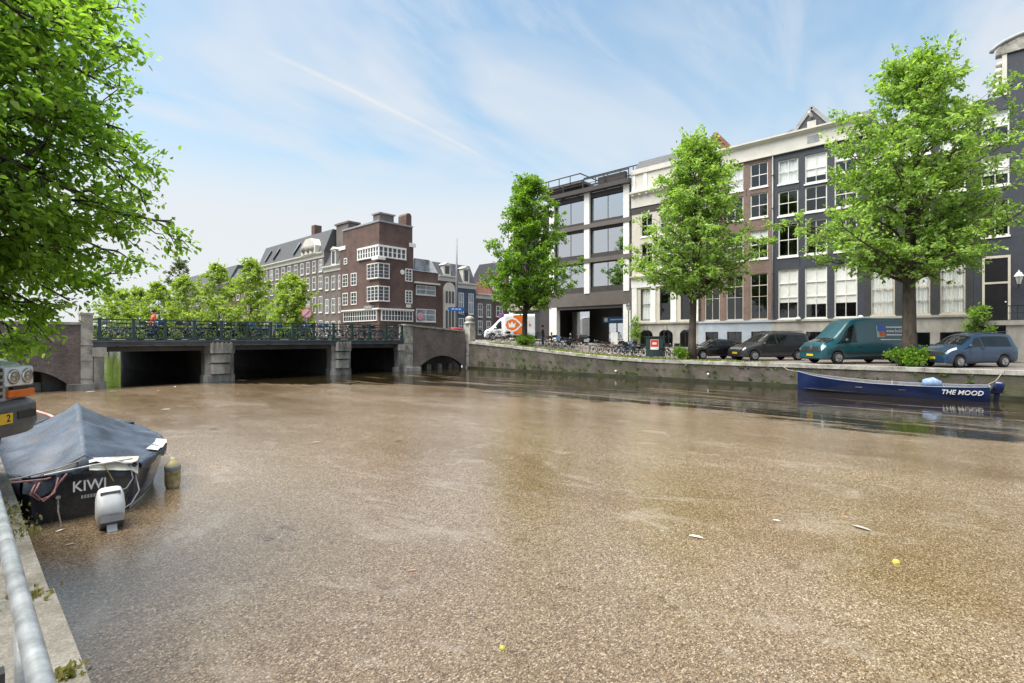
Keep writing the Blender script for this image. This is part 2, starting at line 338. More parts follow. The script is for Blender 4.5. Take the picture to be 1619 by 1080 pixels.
# ground: street sheets that follow the ramp, running on past the frame
def street(name, v0, v1, u0, u1, dz, mt_, n=80):
    s = MB(); us = [u0 + (u1 - u0) * i / n for i in range(n + 1)]
    s.grid([[(v0, q, zst(q) + dz), (v1, q, zst(q) + dz)] for q in us]); return tag(s.build(name, mt_), kind='structure')
street('quay_street', 31.9, 43.9, -60, 170, .0, m_paver, 160)
street('near_quay_street', -14, .05, -60, 170, -.11, m_paver, 120)
m_asph = M('asphalt', (.065, .063, .062), .9, .2, .8, .2, fine=.4)
g = MB(); g.quad((43.9, -700, 1.15), (900, -700, 1.15), (900, 700, 1.15), (43.9, 700, 1.15)); g.quad((-900, -700, 1.10), (-14, -700, 1.10), (-14, 700, 1.10), (-900, 700, 1.10))
g.quad((32.0, 165, 1.2), (43.9, 165, 1.2), (43.9, 700, 1.2), (32.0, 700, 1.2)); g.quad((32.0, -700, 1.2), (43.9, -700, 1.2), (43.9, -59, 1.2), (32.0, -59, 1.2)); g.quad((-14, 165, 1.1), (.05, 165, 1.1), (.05, 700, 1.1), (-14, 700, 1.1)); g.quad((-14, -700, 1.1), (.05, -700, 1.1), (.05, -59, 1.1), (-14, -59, 1.1))
tag(g.build('ground', m_asph), kind='structure')
g = MB(); g.quad((43.9, 42.5, 2.50), (160, 42.5, 2.2), (160, 63.0, 2.2), (43.9, 63.0, 2.50)); tag(g.build('cross_street', m_asph), kind='structure')
g = MB()
for i in range(60):
    a, b = -30 + i * 1.2, -30 + (i + 1) * 1.2
    if b > 41: break
    za, zb_ = zst(a) + .12, zst(b) + .12
    g.add([(41.6, a, za - .2), (41.6, b, zb_ - .2), (41.6, b, zb_), (41.6, a, za), (43.98, a, za), (43.98, b, zb_)], [(0, 1, 2, 3), (3, 2, 5, 4)])
tag(g.build('pavement', m_conc), kind='structure')

# ---------------------------------------------------------------- far quay wall with its coping stones
def quay(name, label, v_face, sgn, u0, u1, mats, cop_len, cop_w, cop_h, over, zoff, stones_from, stones_to, ledge=True):
    t = thing(name, label, 'quay wall', (v_face, u0, 0))
    wl = MB(); n = max(2, int((u1 - u0) / 1.5))
    for i in range(n):
        a, b = (u1 - u0) * i / n, (u1 - u0) * (i + 1) / n
        wl.quad((0, a, -1.2), (0, b, -1.2), (0, b, zst(u0 + b) + zoff - cop_h), (0, a, zst(u0 + a) + zoff - cop_h))
    wl.build('brick_face', mats[0], t)
    if ledge:
        s = sgn; lg = MB(); lg.box(min(0, -.16 * s), max(0, -.16 * s), 0, u1 - u0, -1, .17); lg.build('foundation_ledge', mats[1], t)
    k = 0; q = u0; far = MB(); anyfar = False
    while q < u1 - .05:
        e = min(q + cop_len * random.uniform(.85, 1.15), u1); a, b = q - u0 + .008, e - u0 - .008; j = random.uniform(-.012, .012)
        x0, x1 = -over * sgn + j, (cop_w - over) * sgn
        st = MB() if stones_from <= q <= stones_to else far
        za, zb2 = zst(q) + zoff + j * .5, zst(e) + zoff + j * .5
        x0, x1 = min(x0, x1), max(x0, x1)
        st.add([(x0,a,za-cop_h),(x1,a,za-cop_h),(x1,b,zb2-cop_h),(x0,b,zb2-cop_h),(x0,a,za),(x1,a,za),(x1,b,zb2),(x0,b,zb2)], [(0,3,2,1),(4,5,6,7),(0,1,5,4),(1,2,6,5),(2,3,7,6),(3,0,4,7)])
        if st is far: anyfar = True
        else: st.build('coping_stone', mats[2], t)
        q = e
    if anyfar: far.build('coping', mats[2], t)
    return t
quay('quay_wall', 'mossy brick canal wall with pale coping below the parked cars', 31.5, 1, -30, 34.3, (m_wallb, m_algae, m_stone), 1.25, .55, .20, .06, .03, -4, 40)
quay('quay_wall', 'canal wall running on behind the bridge under the green trees', 31.5, 1, 60.5, 170, (m_wallb, m_algae, m_stone), 1.5, .5, .2, .05, .03, 400, 500)
quay('quay_wall', 'grey concrete coping edge of the quay beside the covered boat', .36, -1, -30, 34.3, (m_wallb, m_algae, m_conc), 1.9, .42, .22, .04, -.10, -1, 13, False)
quay('quay_wall', 'wall of the quay edge seen through the opening under the bridge', .43, -1, 60.5, 170, (m_wallb, m_algae, m_stone), 1.5, .5, .2, .05, 0, 400, 500)

# ---------------------------------------------------------------- the bridge
m_green = M('bridge_green_paint', (.020, .055, .058), .45, .25, 3, .0)
m_girder = M('grey_girder_paint', (.085, .095, .105), .55, .3, 1.5, .1)
m_dark = M('underbridge_shade', (.085, .082, .080), .9, .3, 1)  # shade of the openings under the bridge, put into a dark base colour
BU = 35.0; DECK = 2.62
br = thing('canal_bridge', 'wide bridge with dark green iron railing on grey stone piers', 'bridge', (0, BU, 0))
d = MB(); d.box(4.6, 25.3, .12, 25.0, DECK - .36, DECK - .005); d.build('deck', m_asph, br)
for a_, b_ in ((-1, 4.6), (25.3, 33)): d = MB(); d.box(a_, b_, .46, 24.5, DECK - .36, DECK - .006); d.build('approach_deck', m_asph, br)
d = MB(); d.box(4.9, 24.9, -.05, .12, DECK - .33, DECK - .09); d.box(4.9, 24.9, -.14, -.05, DECK - .12, DECK - .03); d.box(4.9, 24.9, -.12, -.05, DECK - .36, DECK - .31); d.build('edge_girder', m_girder, br)
d = MB()
for i in range(14): d.box(5.0, 24.8, .7 + i * 1.75, .7 + i * 1.75 + .28, DECK - .62, DECK - .361)
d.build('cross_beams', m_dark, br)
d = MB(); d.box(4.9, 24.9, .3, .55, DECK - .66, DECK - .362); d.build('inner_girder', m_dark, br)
# rivet plates along the girder
for i in range(12):
    x = 6.0 + i * 1.6; q = MB(); q.lathe([(.07, 0), (.07, .05), (.04, .07)], (0, 0, 0), 10, 'y'); o = q.build('girder_bolt', m_girder, br); o.location = (x, -.12, DECK - .30)
def pier(v0, v1):
    zt = DECK - .36
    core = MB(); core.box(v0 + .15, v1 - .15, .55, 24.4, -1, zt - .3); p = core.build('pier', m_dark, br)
    vm = (v0 + v1) / 2; w = v1 - v0
    def blk(w_, y0, y1, z0, z1, nm='pier_stone', ch=.0):
        b = MB(); poly = [(vm - w_ / 2, y1), (vm - w_ / 2, y0 + ch), (vm - w_ / 2 + ch, y0), (vm + w_ / 2 - ch, y0), (vm + w_ / 2, y0 + ch), (vm + w_ / 2, y1)]
        b.prism(poly, z0, z1, 'xy'); return b.build(nm, m_stoned, p)
    blk(w, .05, .9, -1, .42, 'pier_foot', .18)
    blk(w * .92, .14, .9, .42, 1.12, 'pier_stone', .08); blk(w * .92, .12, .9, 1.125, 1.75, 'pier_stone', .08)
    blk(w * .62, -.16, .2, .50, 1.10, 'pier_stone', .10); blk(w * .62, -.22, .2, 1.20, 1.70, 'pier_stone', .10)
    blk(w * .98, .10, .9, 1.755, zt, 'pier_stone', .05); blk(w * .70, -.30, .2, 1.78, 2.40, 'pier_cap', .12)
    for k in range(5):
        c = MB(); x = vm - w * .28 + k * w * .14; c.prism([(x - .05, -.22), (x + .05, -.22), (x + .03, -.34), (x - .03, -.34)], 2.0, 2.46, 'xy'); c.build('pier_flute', m_stoned, p)
pier(10.3, 12.1); pier(18.6, 20.3)
# abutments with a low segmental arch and stone end pillars
def abut(v0, v1, a0, a1, rise, spring, top0, top1, pillars):
    n = 16; pts = []
    for i in range(n + 1):
        x = a0 + (a1 - a0) * i / n; t = 2 * i / n - 1; pts.append((x, spring + rise * (1 - t * t)))
    w_ = MB()
    xs = [v0] + [p[0] for p in pts] + [v1]; zl = [-1] + [p[1] for p in pts] + [-1]
    def top(x): return top0 + (top1 - top0) * (x - v0) / (v1 - v0)
    y0, y1 = -.05, .45
    def col(xa, xb, za, zb_):
        w_.add([(xa, y0, za), (xb, y0, zb_), (xb, y0, top(xb)), (xa, y0, top(xa)), (xa, y1, za), (xb, y1, zb_), (xb, y1, top(xb)), (xa, y1, top(xa))], [(0,1,2,3),(7,6,5,4),(3,2,6,7),(0,4,5,1)])
    if a0 > v0: col(v0, a0, -1, -1)
    for i in range(n): col(pts[i][0], pts[i + 1][0], pts[i][1], pts[i + 1][1])
    if a1 < v1: col(a1, v1, -1, -1)
    p = w_.build('abutment_wall', m_abut, br)
    ring = MB()
    for i in range(n):
        (xa, za), (xb, zb_) = pts[i], pts[i + 1]
        ring.add([(xa, y0 - .025, za - .01), (xb, y0 - .025, zb_ - .01), (xb, y0 - .025, zb_ + .22), (xa, y0 - .025, za + .22), (xa, y0 + .1, za - .01), (xb, y0 + .1, zb_ - .01), (xb, y0 + .1, zb_ + .22), (xa, y0 + .1, za + .22)], [(0,1,2,3),(0,4,5,1),(3,2,6,7)])
    ring.build('arch_ring', m_abut, p)
    cp = MB(); cp.add([(v0, y0 - .05, top(v0)), (v1, y0 - .05, top(v1)), (v1, y0 - .05, top(v1) + .13), (v0, y0 - .05, top(v0) + .13), (v0, y1 + .05, top(v0)), (v1, y1 + .05, top(v1)), (v1, y1 + .05, top(v1) + .13), (v0, y1 + .05, top(v0) + .13)], [(0,1,2,3),(7,6,5,4),(3,2,6,7),(0,4,5,1),(0,3,7,4),(1,5,6,2)]); cp.build('wall_coping', m_stone, p)
    if a0 < a1:
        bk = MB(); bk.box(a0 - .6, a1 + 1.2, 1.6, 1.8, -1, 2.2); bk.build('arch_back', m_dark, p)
        for k in range(4):
            x = a0 + (a1 - a0) * (k + .5) / 4; q = MB(); q.box(x - .22, x + .22, .9, 1.5, -1, .42); q.build('foundation_block', m_stoned, p)
abut(.45, 4.7, .9, 3.9, .75, .35, 3.42, 3.42, None)
abut(25.0, 31.6, 26.4, 31.3, .95, .25, 3.75, 3.30, None)
def pillar(v0, v1, y0, z1, cap=True):
    q = MB(); q.box(v0, v1, y0, .6, -1, z1); p = q.build('end_pillar', m_stone, br)
    c = MB(); c.box(v0 - .05, v1 + .05, y0 - .05, .65, z1, z1 + .10); c.build('pillar_cap', m_stone, p)
    for z in (.55, 1.5, 2.3):
        c = MB(); c.box(v0 - .02, v1 + .02, y0 - .02, y0 + .2, z, z + .035); c.build('stone_joint', m_stoned, p)
    return p
pillar(4.45, 4.95, -.12, 3.95); pillar(24.85, 25.75, -.1, 3.72)
for (a, b_) in ((4.9, 5.5), (24.3, 24.9)):
    q = MB(); q.box(a, b_, -.28, .6, 1.72, 2.22); q.build('bearing_stone', m_stoned, br); q = MB(); q.box(a + .08, b_ - .08, -.16, .6, .35, 1.72); q.build('bearing_stone', m_stoned, br); q = MB(); q.box(a - .1, b_ + .02, -.2, .6, -1, .35); q.build('bearing_stone', m_stoned, br)
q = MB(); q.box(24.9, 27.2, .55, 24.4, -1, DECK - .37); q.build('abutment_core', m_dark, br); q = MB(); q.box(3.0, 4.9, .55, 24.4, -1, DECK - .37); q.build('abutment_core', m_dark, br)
q = MB(); q.box(24.9, 26.4, -.35, .6, -1, .3); q.build('abutment_foot', m_stoned, br); q = MB(); q.box(3.9, 5.0, -.3, .6, -1, .3); q.build('abutment_foot', m_stoned, br)
# corner pillar where the bridge parapet meets the far quay
cp = thing('stone_pillar', 'tall round-topped grey stone pillar at the corner of bridge and quay', 'pillar', (32.15, 34.9, 0))
q = MB(); q.box(-.38, .38, -.45, .45, -1, 1.15); q.build('lower_shaft', m_stone, cp)
q = MB(); q.box(-.34, .34, -.40, .40, 1.15, 4.0); q.build('upper_shaft', m_stone, cp)
q = MB(); q.box(-.42, .42, -.48, .48, 1.12, 1.22); q.build('band_stone', m_stoned, cp)
q = MB(); q.lathe([(.46, 4.0), (.50, 4.06), (.50, 4.16), (.40, 4.22), (.36, 4.32), (.44, 4.42), (.40, 4.60), (.22, 4.74), (.05, 4.78)], (0, 0, 0), 16); q.build('carved_top', m_stone, cp, True)
# railing: one post and one panel, copied along both sides
def rail_post():
    q = MB(); q.box(-.075, .075, -.075, .075, 0, 1.16); q.box(-.10, .10, -.10, .10, 1.12, 1.20); q.box(-.10, .10, -.10, .10, 0, .10); return q.mesh('railing_post', m_green)
def rail_panel(wd):
    q = MB(); h = wd / 2
    q.box(-h, h, -.05, .05, 1.10, 1.17); q.box(-h, h, -.03, .03, .94, .98); q.box(-h, h, -.045, .045, .06, .14)
    nb = 6
    for i in range(1, nb):
        x = -h + wd * i / nb; q.box(x - .013, x + .013, -.013, .013, .50 if i in (2, 3, 4) else .3, 1.10)
    arc = [(h * .92 * math.cos(a), 0, .16 + .46 * math.sin(a)) for a in [math.pi * k / 12 for k in range(13)]]
    q.tube(arc, .022, 4); arc = [(h * .55 * math.cos(a), 0, .16 + .26 * math.sin(a)) for a in [math.pi * k / 10 for k in range(11)]]; q.tube(arc, .018, 4)
    for s in (-1, 1):
        arc = [(s * (h * .80) + .11 * math.cos(a), 0, .80 + .11 * math.sin(a)) for a in [2 * math.pi * k / 10 for k in range(10)]]; q.tube(arc, .014, 4, closed=True)
        q.bar((s * h * .92, 0, .62), (s * h * .30, 0, .18), .02, .02)
    arc = [(.10 * math.cos(a), 0, .72 + .14 * math.sin(a)) for a in [2 * math.pi * k / 10 for k in range(10)]]; q.tube(arc, .014, 4, closed=True)
    return q.mesh('railing_panel', m_green)
NP = 13; V0, V1 = 5.25, 24.75; SPV = (V1 - V0) / NP
pm = rail_post(); rm = rail_panel(SPV - .16)
for row, yy in enumerate((.04, 24.8)):
    for i in range(NP + 1):
        o = link('railing_post', pm, br); o.location = (V0 + i * SPV, yy, DECK - .02)
        if i < NP: o = link('railing_panel', rm, br); o.location = (V0 + (i + .5) * SPV, yy, DECK - .02)
    for xx, wd in ((5.02, .36),):
        o = link('railing_panel', rm, br); o.location = (xx, yy, DECK - .02); o.scale = (.26, 1, 1)
# ================================================================ BUILDINGS
m_white = M('white_paint', (.74, .73, .70), .5, .08, 2)
m_cream = M('cream_paint', (.54, .50, .42), .55, .10, 1.5)
m_cornice = M('cream_cornice', (.58, .56, .50), .5, .08, 1.2)
m_blueb = BRICK('blue_black_painted_brick', (.030, .036, .050), (.040, .047, .064), (.026, .031, .043), .22, .066, .008, .2, .55)
m_darkb = BRICK('charcoal_painted_brick', (.030, .031, .037), (.041, .042, .050), (.026, .027, .031), .22, .066, .008, .25, .6)
m_brownb = BRICK('brown_brick', (.185, .118, .095), (.235, .155, .125), (.20, .155, .135), .22, .066, .009, .25)
m_redb = BRICK('purple_brown_brick', (.110, .063, .050), (.158, .094, .077), (.130, .092, .080), .22, .066, .009, .3)
m_greyb = BRICK('grey_brown_brick', (.15, .125, .115), (.20, .17, .155), (.17, .15, .14), .22, .066, .009, .3)
m_blue_plinth = M('pale_blue_plinth', (.36, .41, .47), .6, .15, 1.2)
m_grey_plinth = M('grey_stone_plinth', (.36, .34, .31), .8, .25, 1.2, .2, streak=.5)
m_clad = M('dark_bronze_cladding', (.050, .043, .040), .5, .15, 1)
m_clad2 = M('taupe_cladding', (.115, .098, .088), .55, .12, 1)
m_beige = M('beige_sign_panel', (.30, .265, .20), .6, .1, 1)
m_slate = M('slate_roof', (.075, .078, .085), .7, .3, 4, .3)
m_tile = M('red_clay_tile', (.20, .085, .055), .8, .4, 6, .4)
m_glass = GLASS('window_glass', refl=.0); m_glass_sky = GLASS('office_glass', refl=.52)
m_black = M('black_paint', (.012, .012, .014), .35, .2, 3)
m_frame = M('dark_steel', (.035, .035, .038), .4, .2, 3)
m_blind = M('white_blind', (.86, .85, .81), .8, .06, 3)
m_net = M('net_curtain', (.80, .82, .80), .9, .22, 9, streak=.95)
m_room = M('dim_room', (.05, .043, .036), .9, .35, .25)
m_greyroof = M('lead_grey', (.28, .29, .30), .6, .2, 2)

def window(parent, x0, x1, z0, z1, y=.14, nx=2, nz=2, fm=None, fw=.075, bar=.035, sill=True, blind=0.0, curtain=False, glass=None, split=True, zs=None, room=True, sm=None):
    fm = fm or m_white; glass = glass or m_glass
    q = MB(); q.box(x0, x0 + fw, y - .05, y + .05, z0, z1); q.box(x1 - fw, x1, y - .05, y + .05, z0, z1); q.box(x0 + fw, x1 - fw, y - .05, y + .05, z1 - fw, z1); q.box(x0 + fw, x1 - fw, y - .05, y + .05, z0, z0 + fw * 1.2)
    xi0, xi1, zi0, zi1 = x0 + fw, x1 - fw, z0 + fw * 1.2, z1 - fw
    zc = zs or [zi0 + (zi1 - zi0) * k / nz for k in range(nz + 1)]
    for i in range(1, nx):
        x = xi0 + (xi1 - xi0) * i / nx; q.box(x - bar / 2, x + bar / 2, y - .025, y + .025, zi0, zi1)
    for k in range(1, len(zc) - 1):
        b = bar * (1.7 if k == len(zc) // 2 else 1); q.box(xi0, xi1, y - .03, y + .03, zc[k] - b / 2, zc[k] + b / 2)
    w = q.build('window', fm, parent)
    if split:
        for i in range(nx):
            for k in range(len(zc) - 1):
                a, b = xi0 + (xi1 - xi0) * i / nx, xi0 + (xi1 - xi0) * (i + 1) / nx; p = MB(); p.quad((a, y, zc[k]), (b, y, zc[k]), (b, y + random.uniform(-.006, .006), zc[k + 1]), (a, y, zc[k + 1])); p.build('pane', glass, w, fix=False)
    else:
        p = MB(); p.quad((xi0, y, zi0), (xi1, y, zi0), (xi1, y, zi1), (xi0, y, zi1)); p.build('pane', glass, w, fix=False)
    if sill:
        s = MB(); s.box(x0 - .05, x1 + .05, -.06, y - .051, z0 - .13, z0 - .001); s.build('sill', sm or fm, w)
    if blind:
        blind = min(1.0, blind * random.uniform(.75, 1.15))
        s = MB(); s.box(xi0, xi1, y + .052, y + .062, zi1 - (zi1 - zi0) * blind, zi1); s.build('blind', m_blind, w)
    if curtain:
        s = MB(); n = 28; s.grid([[(xi0 + (xi1 - xi0) * i / n, y + .11 + .045 * math.sin(i * 1.9) + .02 * math.sin(i * .7), z) for z in (zi0, zi1)] for i in range(n + 1)]); s.build('curtain', m_net, w, True, False)
    return w
def wall_grid(x0, x1, z0, z1, holes, y=0.0, reveal=.2, ytop=None):
    xs = sorted(set([x0, x1] + [h[0] for h in holes] + [h[1] for h in holes])); zs = sorted(set([z0, z1] + [h[2] for h in holes] + [h[3] for h in holes]))
    q = MB()
    for i in range(len(xs) - 1):
        for k in range(len(zs) - 1):
            cx, cz = (xs[i] + xs[i + 1]) / 2, (zs[k] + zs[k + 1]) / 2
            if any(h[0] < cx < h[1] and h[2] < cz < h[3] for h in holes): continue
            q.quad((xs[i], y, zs[k]), (xs[i + 1], y, zs[k]), (xs[i + 1], y, zs[k + 1]), (xs[i], y, zs[k + 1]))
    for a, b, c, d in holes:
        q.quad((a, y, c), (a, y, d), (a, y + reveal, d), (a, y + reveal, c)); q.quad((b, y, c), (b, y + reveal, c), (b, y + reveal, d), (b, y, d)); q.quad((a, y, d), (b, y, d), (b, y + reveal, d), (a, y + reveal, d)); q.quad((a, y, c), (a, y + reveal, c), (b, y + reveal, c), (b, y, c))
    return q
def shell(q, x0, x1, y0, y1, z0, z1, top=True):
    q.quad((x0, y0, z0), (x0, y1, z0), (x0, y1, z1), (x0, y0, z1)); q.quad((x1, y0, z0), (x1, y0, z1), (x1, y1, z1), (x1, y1, z0)); q.quad((x0, y1, z0), (x1, y1, z0), (x1, y1, z1), (x0, y1, z1))
    if top: q.quad((x0, y0, z1), (x1, y0, z1), (x1, y1, z1), (x0, y1, z1))
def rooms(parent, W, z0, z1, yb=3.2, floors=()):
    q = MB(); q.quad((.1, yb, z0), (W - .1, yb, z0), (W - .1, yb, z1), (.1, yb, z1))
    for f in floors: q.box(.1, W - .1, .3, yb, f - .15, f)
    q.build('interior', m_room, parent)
def house(label, v, uL, W, zb, ztop, wallm, holes_z0, rows, depth=11, rz=-math.pi / 2, name='canal_house', group=None, loc=None, split=True, fm=None, fw=.075, floors=()):
    t = thing(name, label, 'house', loc or (v, uL, 0), rz, group)
    holes = [(r[0], r[1], r[2], r[3]) for r in rows if r[2] >= holes_z0 - .01]
    q = wall_grid(0, W, holes_z0, ztop, holes); shell(q, 0, W, 0, depth, zb, ztop); q.build('wall', wallm, t, fix=False)
    for r in rows:
        o = r[4] if len(r) > 4 else {}
        o = dict(o); o.setdefault('split', split); o.setdefault('fm', fm); o.setdefault('fw', fw)
        window(t, r[0], r[1], r[2], r[3], **o)
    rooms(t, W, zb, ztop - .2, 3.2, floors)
    return t
def plinth(t, W, z0, z1, mt_, holes, proud=.06):
    q = wall_grid(0, W, z0, z1, holes, -proud, proud + .2); q.quad((0, -proud, z1), (W, -proud, z1), (W, .2, z1), (0, .2, z1)); p = q.build('plinth', mt_, t, fix=False)
    c = MB(); c.box(0, W, -proud - .10, .0, z1 - .005, z1 + .14); c.build('plinth_band', mt_, t)
    for h in holes: window(t, h[0], h[1], h[2], h[3], y=.06, nx=2, nz=1, sill=False, split=False, fm=m_frame, fw=.05)
    return p
def cornice(t, W, z0, z1, mt_, proj=.45, over=0.0, fr=.12):
    q = MB(); q.box(-over, W + over, -fr, .0, z0, z1 - .28); q.build('frieze', mt_, t)
    q = MB(); q.box(-over, W + over, -fr - .05, -.0, z0 - .02, z0 + .10); q.build('frieze_moulding', mt_, t)
    q = MB(); q.prism([(-proj, z1), (-proj, z1 - .12), (-proj * .7, z1 - .18), (-fr - .02, z1 - .30), (.3, z1 - .30), (.3, z1)], -over, W + over, 'yz'); q.build('cornice', mt_, t)
def pitched(t, W, z, h, d=11, mt_=None, y0=.0):
    q = MB(); q.prism([(y0, z), (d, z), (d / 2, z + h)], 0.0, W, 'yz'); q.build('roof', mt_ or m_slate, t)

ZF = 1.38
# ---- brown brick house
uL, W = 18.3, 5.9
C3 = [(uL - 17.79, uL - 16.49), (uL - 15.96, uL - 14.57), (uL - 14.03, uL - 12.68)]
R = []
for i, (a, b) in enumerate(C3):
    R += [(a, b, 4.22, 7.95, dict(nx=2, zs=[4.31, 6.1, 7.0, 7.87], fm=m_cream)), (a, b, 9.15, 11.45, dict(nx=2, nz=2, blind=.25 if i == 2 else 0)), (a, b, 12.5, 14.45, dict(nx=2, nz=2)), (a, b, 14.95, 16.92, dict(nx=2, nz=2, blind=.0, curtain=i == 1))]
h_brown = house('brown brick canal house with pale blue base beside the dark blue one', 44, uL, W, ZF, 18.35, m_brownb, 4.16, R, floors=(8.6, 12, 14.6))
plinth(h_brown, W, ZF - .3, 4.02, m_blue_plinth, [(a + .1, b - .1, 2.2, 3.25) for a, b in C3])
cornice(h_brown, W, 17.22, 18.62, m_cornice, over=-.002); pitched(h_brown, W, 18.36, 2.4)
# ---- blue black painted house
uL, W = 12.4, 6.1
C3 = [(uL - 11.93, uL - 10.5), (uL - 10.05, uL - 8.57), (uL - 8.11, uL - 6.68)]
R = []
for i, (a, b) in enumerate(C3):
    R += [(a, b, 4.22, 8.12, dict(nx=2, zs=[4.31, 5.9, 7.0, 8.03], blind=.66)), (a, b, 9.10, 11.70, dict(nx=2, nz=2, fw=.09)), (a, b, 12.32, 14.25, dict(nx=2, nz=2, fw=.09)), (a, b, 14.84 if i != 1 else 14.5, 16.70, dict(nx=2, nz=2, fw=.09, curtain=(i == 0), blind=.7 if i else 0))]
h_blue = house('dark blue painted canal house with three bays of white-framed windows', 44, uL, W, ZF, 18.35, m_blueb, 4.16, R, floors=(8.6, 12, 14.6))
plinth(h_blue, W, ZF - .3, 4.02, m_grey_plinth, [(a + .1, b - .1, 2.1, 3.2) for a, b in C3])
cornice(h_blue, W, 17.22, 18.62, m_cornice, over=-.002); pitched(h_blue, W, 18.36, 2.6)
q = MB(); q.box(2.55, 3.35, -.135, -.05, 17.5, 18.05); q.build('attic_hatch', m_greyroof, h_blue)
q = MB()
for k in range(2): q.lathe([(.02, 0), (.16, .02), (.2, .12), (.12, .22), (.02, .26)], (2.0 + 4.0 * k - .05, -.22, 4.1), 10)
q.build('band_ornament', m_white, h_blue, True)
for hh, xx, z0_, z1_ in ((h_brown, .10, 4.2, 17.2), (h_blue, .10, 4.2, 17.2)):
    q = MB(); q.tube([(xx, -.09, z0_), (xx, -.09, z1_)], .05, 8); dp = q.build('downpipe', m_greyroof if hh is h_blue else m_brownb, hh, True)
    for k in range(5):
        q = MB(); zz = z0_ + 1 + k * 2.6; q.box(xx - .08, xx + .08, -.16, 0, zz, zz + .05); q.build('pipe_bracket', m_frame, dp)
m_iron = M('wall_anchor_iron', (.02, .02, .022), .6, .2)
for hh, ztab, xs_ in ((h_brown, (8.5, 12.0, 14.68), (1.98, 3.97)), (h_blue, (8.6, 12.0, 14.5), (2.0, 4.05))):
    for zz in ztab:
        for xx in xs_: q = MB(); q.box(xx - .02, xx + .02, -.03, .0, zz - .28, zz + .28); q.build('wall_anchor', m_iron, hh)
# hoisting dormers above the shared cornice
def dormer(t, xc, z, w, h, mt_, trim):
    d = MB(); d.prism([(xc - w / 2, z), (xc + w / 2, z), (xc + w / 2, z + h * .25), (xc, z + h), (xc - w / 2, z + h * .25)], .6, 4.2, 'xz'); p = d.build('dormer', mt_, t)
    for s in (-1, 1):
        q = MB(); q.bar((xc + s * w * .58, .55, z + h * .16), (xc, .55, z + h * 1.06), .25, .12, up=(0, 1, 0)); q.build('gable_trim', trim, p)
    q = MB(); q.box(xc - .3, xc + .3, .50, .6, z + .15, z + h * .45); q.build('dormer_hatch', m_cornice, p)
    q = MB(); q.bar((xc, .8, z + h * .68), (xc, -.35, z + h * .68), .16, .18); q.build('hoist_beam', m_cornice, p)
dormer(h_brown, 1.25, 18.62, 2.2, 1.75, m_tile, m_tile); dormer(h_blue, 2.7, 18.62, 2.1, 1.75, m_slate, m_greyroof)
# ---- charcoal house
uL, W = 6.3, 5.85
C3 = [(uL - 5.87, uL - 4.5), (uL - 3.95, uL - 2.6), (uL - 2.1, uL - .84)]
R = []
for i, (a, b) in enumerate(C3):
    R += [(a, b, 4.32, 8.08, dict(nx=2, zs=[4.4, 5.3, 6.2, 7.2, 8.0], curtain=True, fm=m_cream)), (a, b, 9.1, 11.5, dict(nx=2, nz=2)), (a, b, 12.3, 14.2, dict(nx=2, nz=2, blind=.6 if i == 1 else 0)), (a, b, 15.1, 16.9, dict(nx=2, nz=2, curtain=True))]
h_char = house('charcoal painted canal house with net curtains behind the largest tree', 44, uL, W, ZF, 17.5, m_darkb, 4.24, R, floors=(8.6, 12, 14.6))
plinth(h_char, W, ZF - .3, 4.1, m_grey_plinth, [(a, b, 1.75, 3.1) for a, b in C3])
cornice(h_char, W, 17.0, 17.7, m_cornice, .35, over=-.002); pitched(h_char, W, 17.5, .9, mt_=m_slate)
# ---- neck gable house with the front door
uL, W = .44, 7.2
def xl(u): return uL - u
R = [(xl(.10), xl(-1.19), 12.25, 14.2, dict(nx=2, nz=2, blind=.8)), (xl(.10), xl(-1.19), 15.0, 16.9, dict(nx=2, nz=2, blind=.5)), (xl(.10), xl(-1.19), 9.1, 11.4, dict(nx=2, nz=2))]
for a in (2.35, 4.55):
    for (c, d_) in ((4.3, 8.0), (9.1, 11.4), (12.25, 14.2), (15.0, 16.9)): R.append((a, a + 1.5, c, d_, dict(nx=2, nz=3 if c < 5 else 2, blind=.7)))
h_neck = house('dark neck-gable house with tall front door and stone stoop', 44, uL, W, ZF, 17.75, m_blueb, ZF, R, floors=(8.6, 12, 14.6))
q = MB(); q.prism([(1.52, 17.76), (6.0, 17.76), (6.0, 20.3), (1.52, 20.3)], 0, .5, 'xz'); nk = q.build('neck_gable', m_blueb, h_neck)
q = MB(); q.box(1.30, 1.52, -.06, .5, 17.76, 20.3); q.build('neck_trim', m_cornice, nk)
for k in range(5):
    q = MB(); q.lathe([(.02, 0), (.2, .05), (.26, .2), (.16, .38), (.02, .44)], (1.24 - k * .05, .2, 19.6 - k * .42), 8); q.build('scroll_stone', m_cornice, nk, True)
q = MB(); arc = [(3.76 + 2.75 * math.cos(a), 20.3 + .2 + .75 * math.sin(a)) for a in [math.pi * k / 14 for k in range(15)]]
q.prism([(1.0, 20.3), (6.5, 20.3)] + arc, -.12, .5, 'xz'); q.build('curved_pediment', m_stone, nk)
q = MB(); arc = [(3.76 + 2.95 * math.cos(a), 0.0, 20.3 + .25 + .8 * math.sin(a)) for a in [math.pi * k / 14 for k in range(15)]]
q.tube([(p[0], -.1, p[2]) for p in arc], .13, 6); q.build('pediment_moulding', m_greyroof, nk, True)
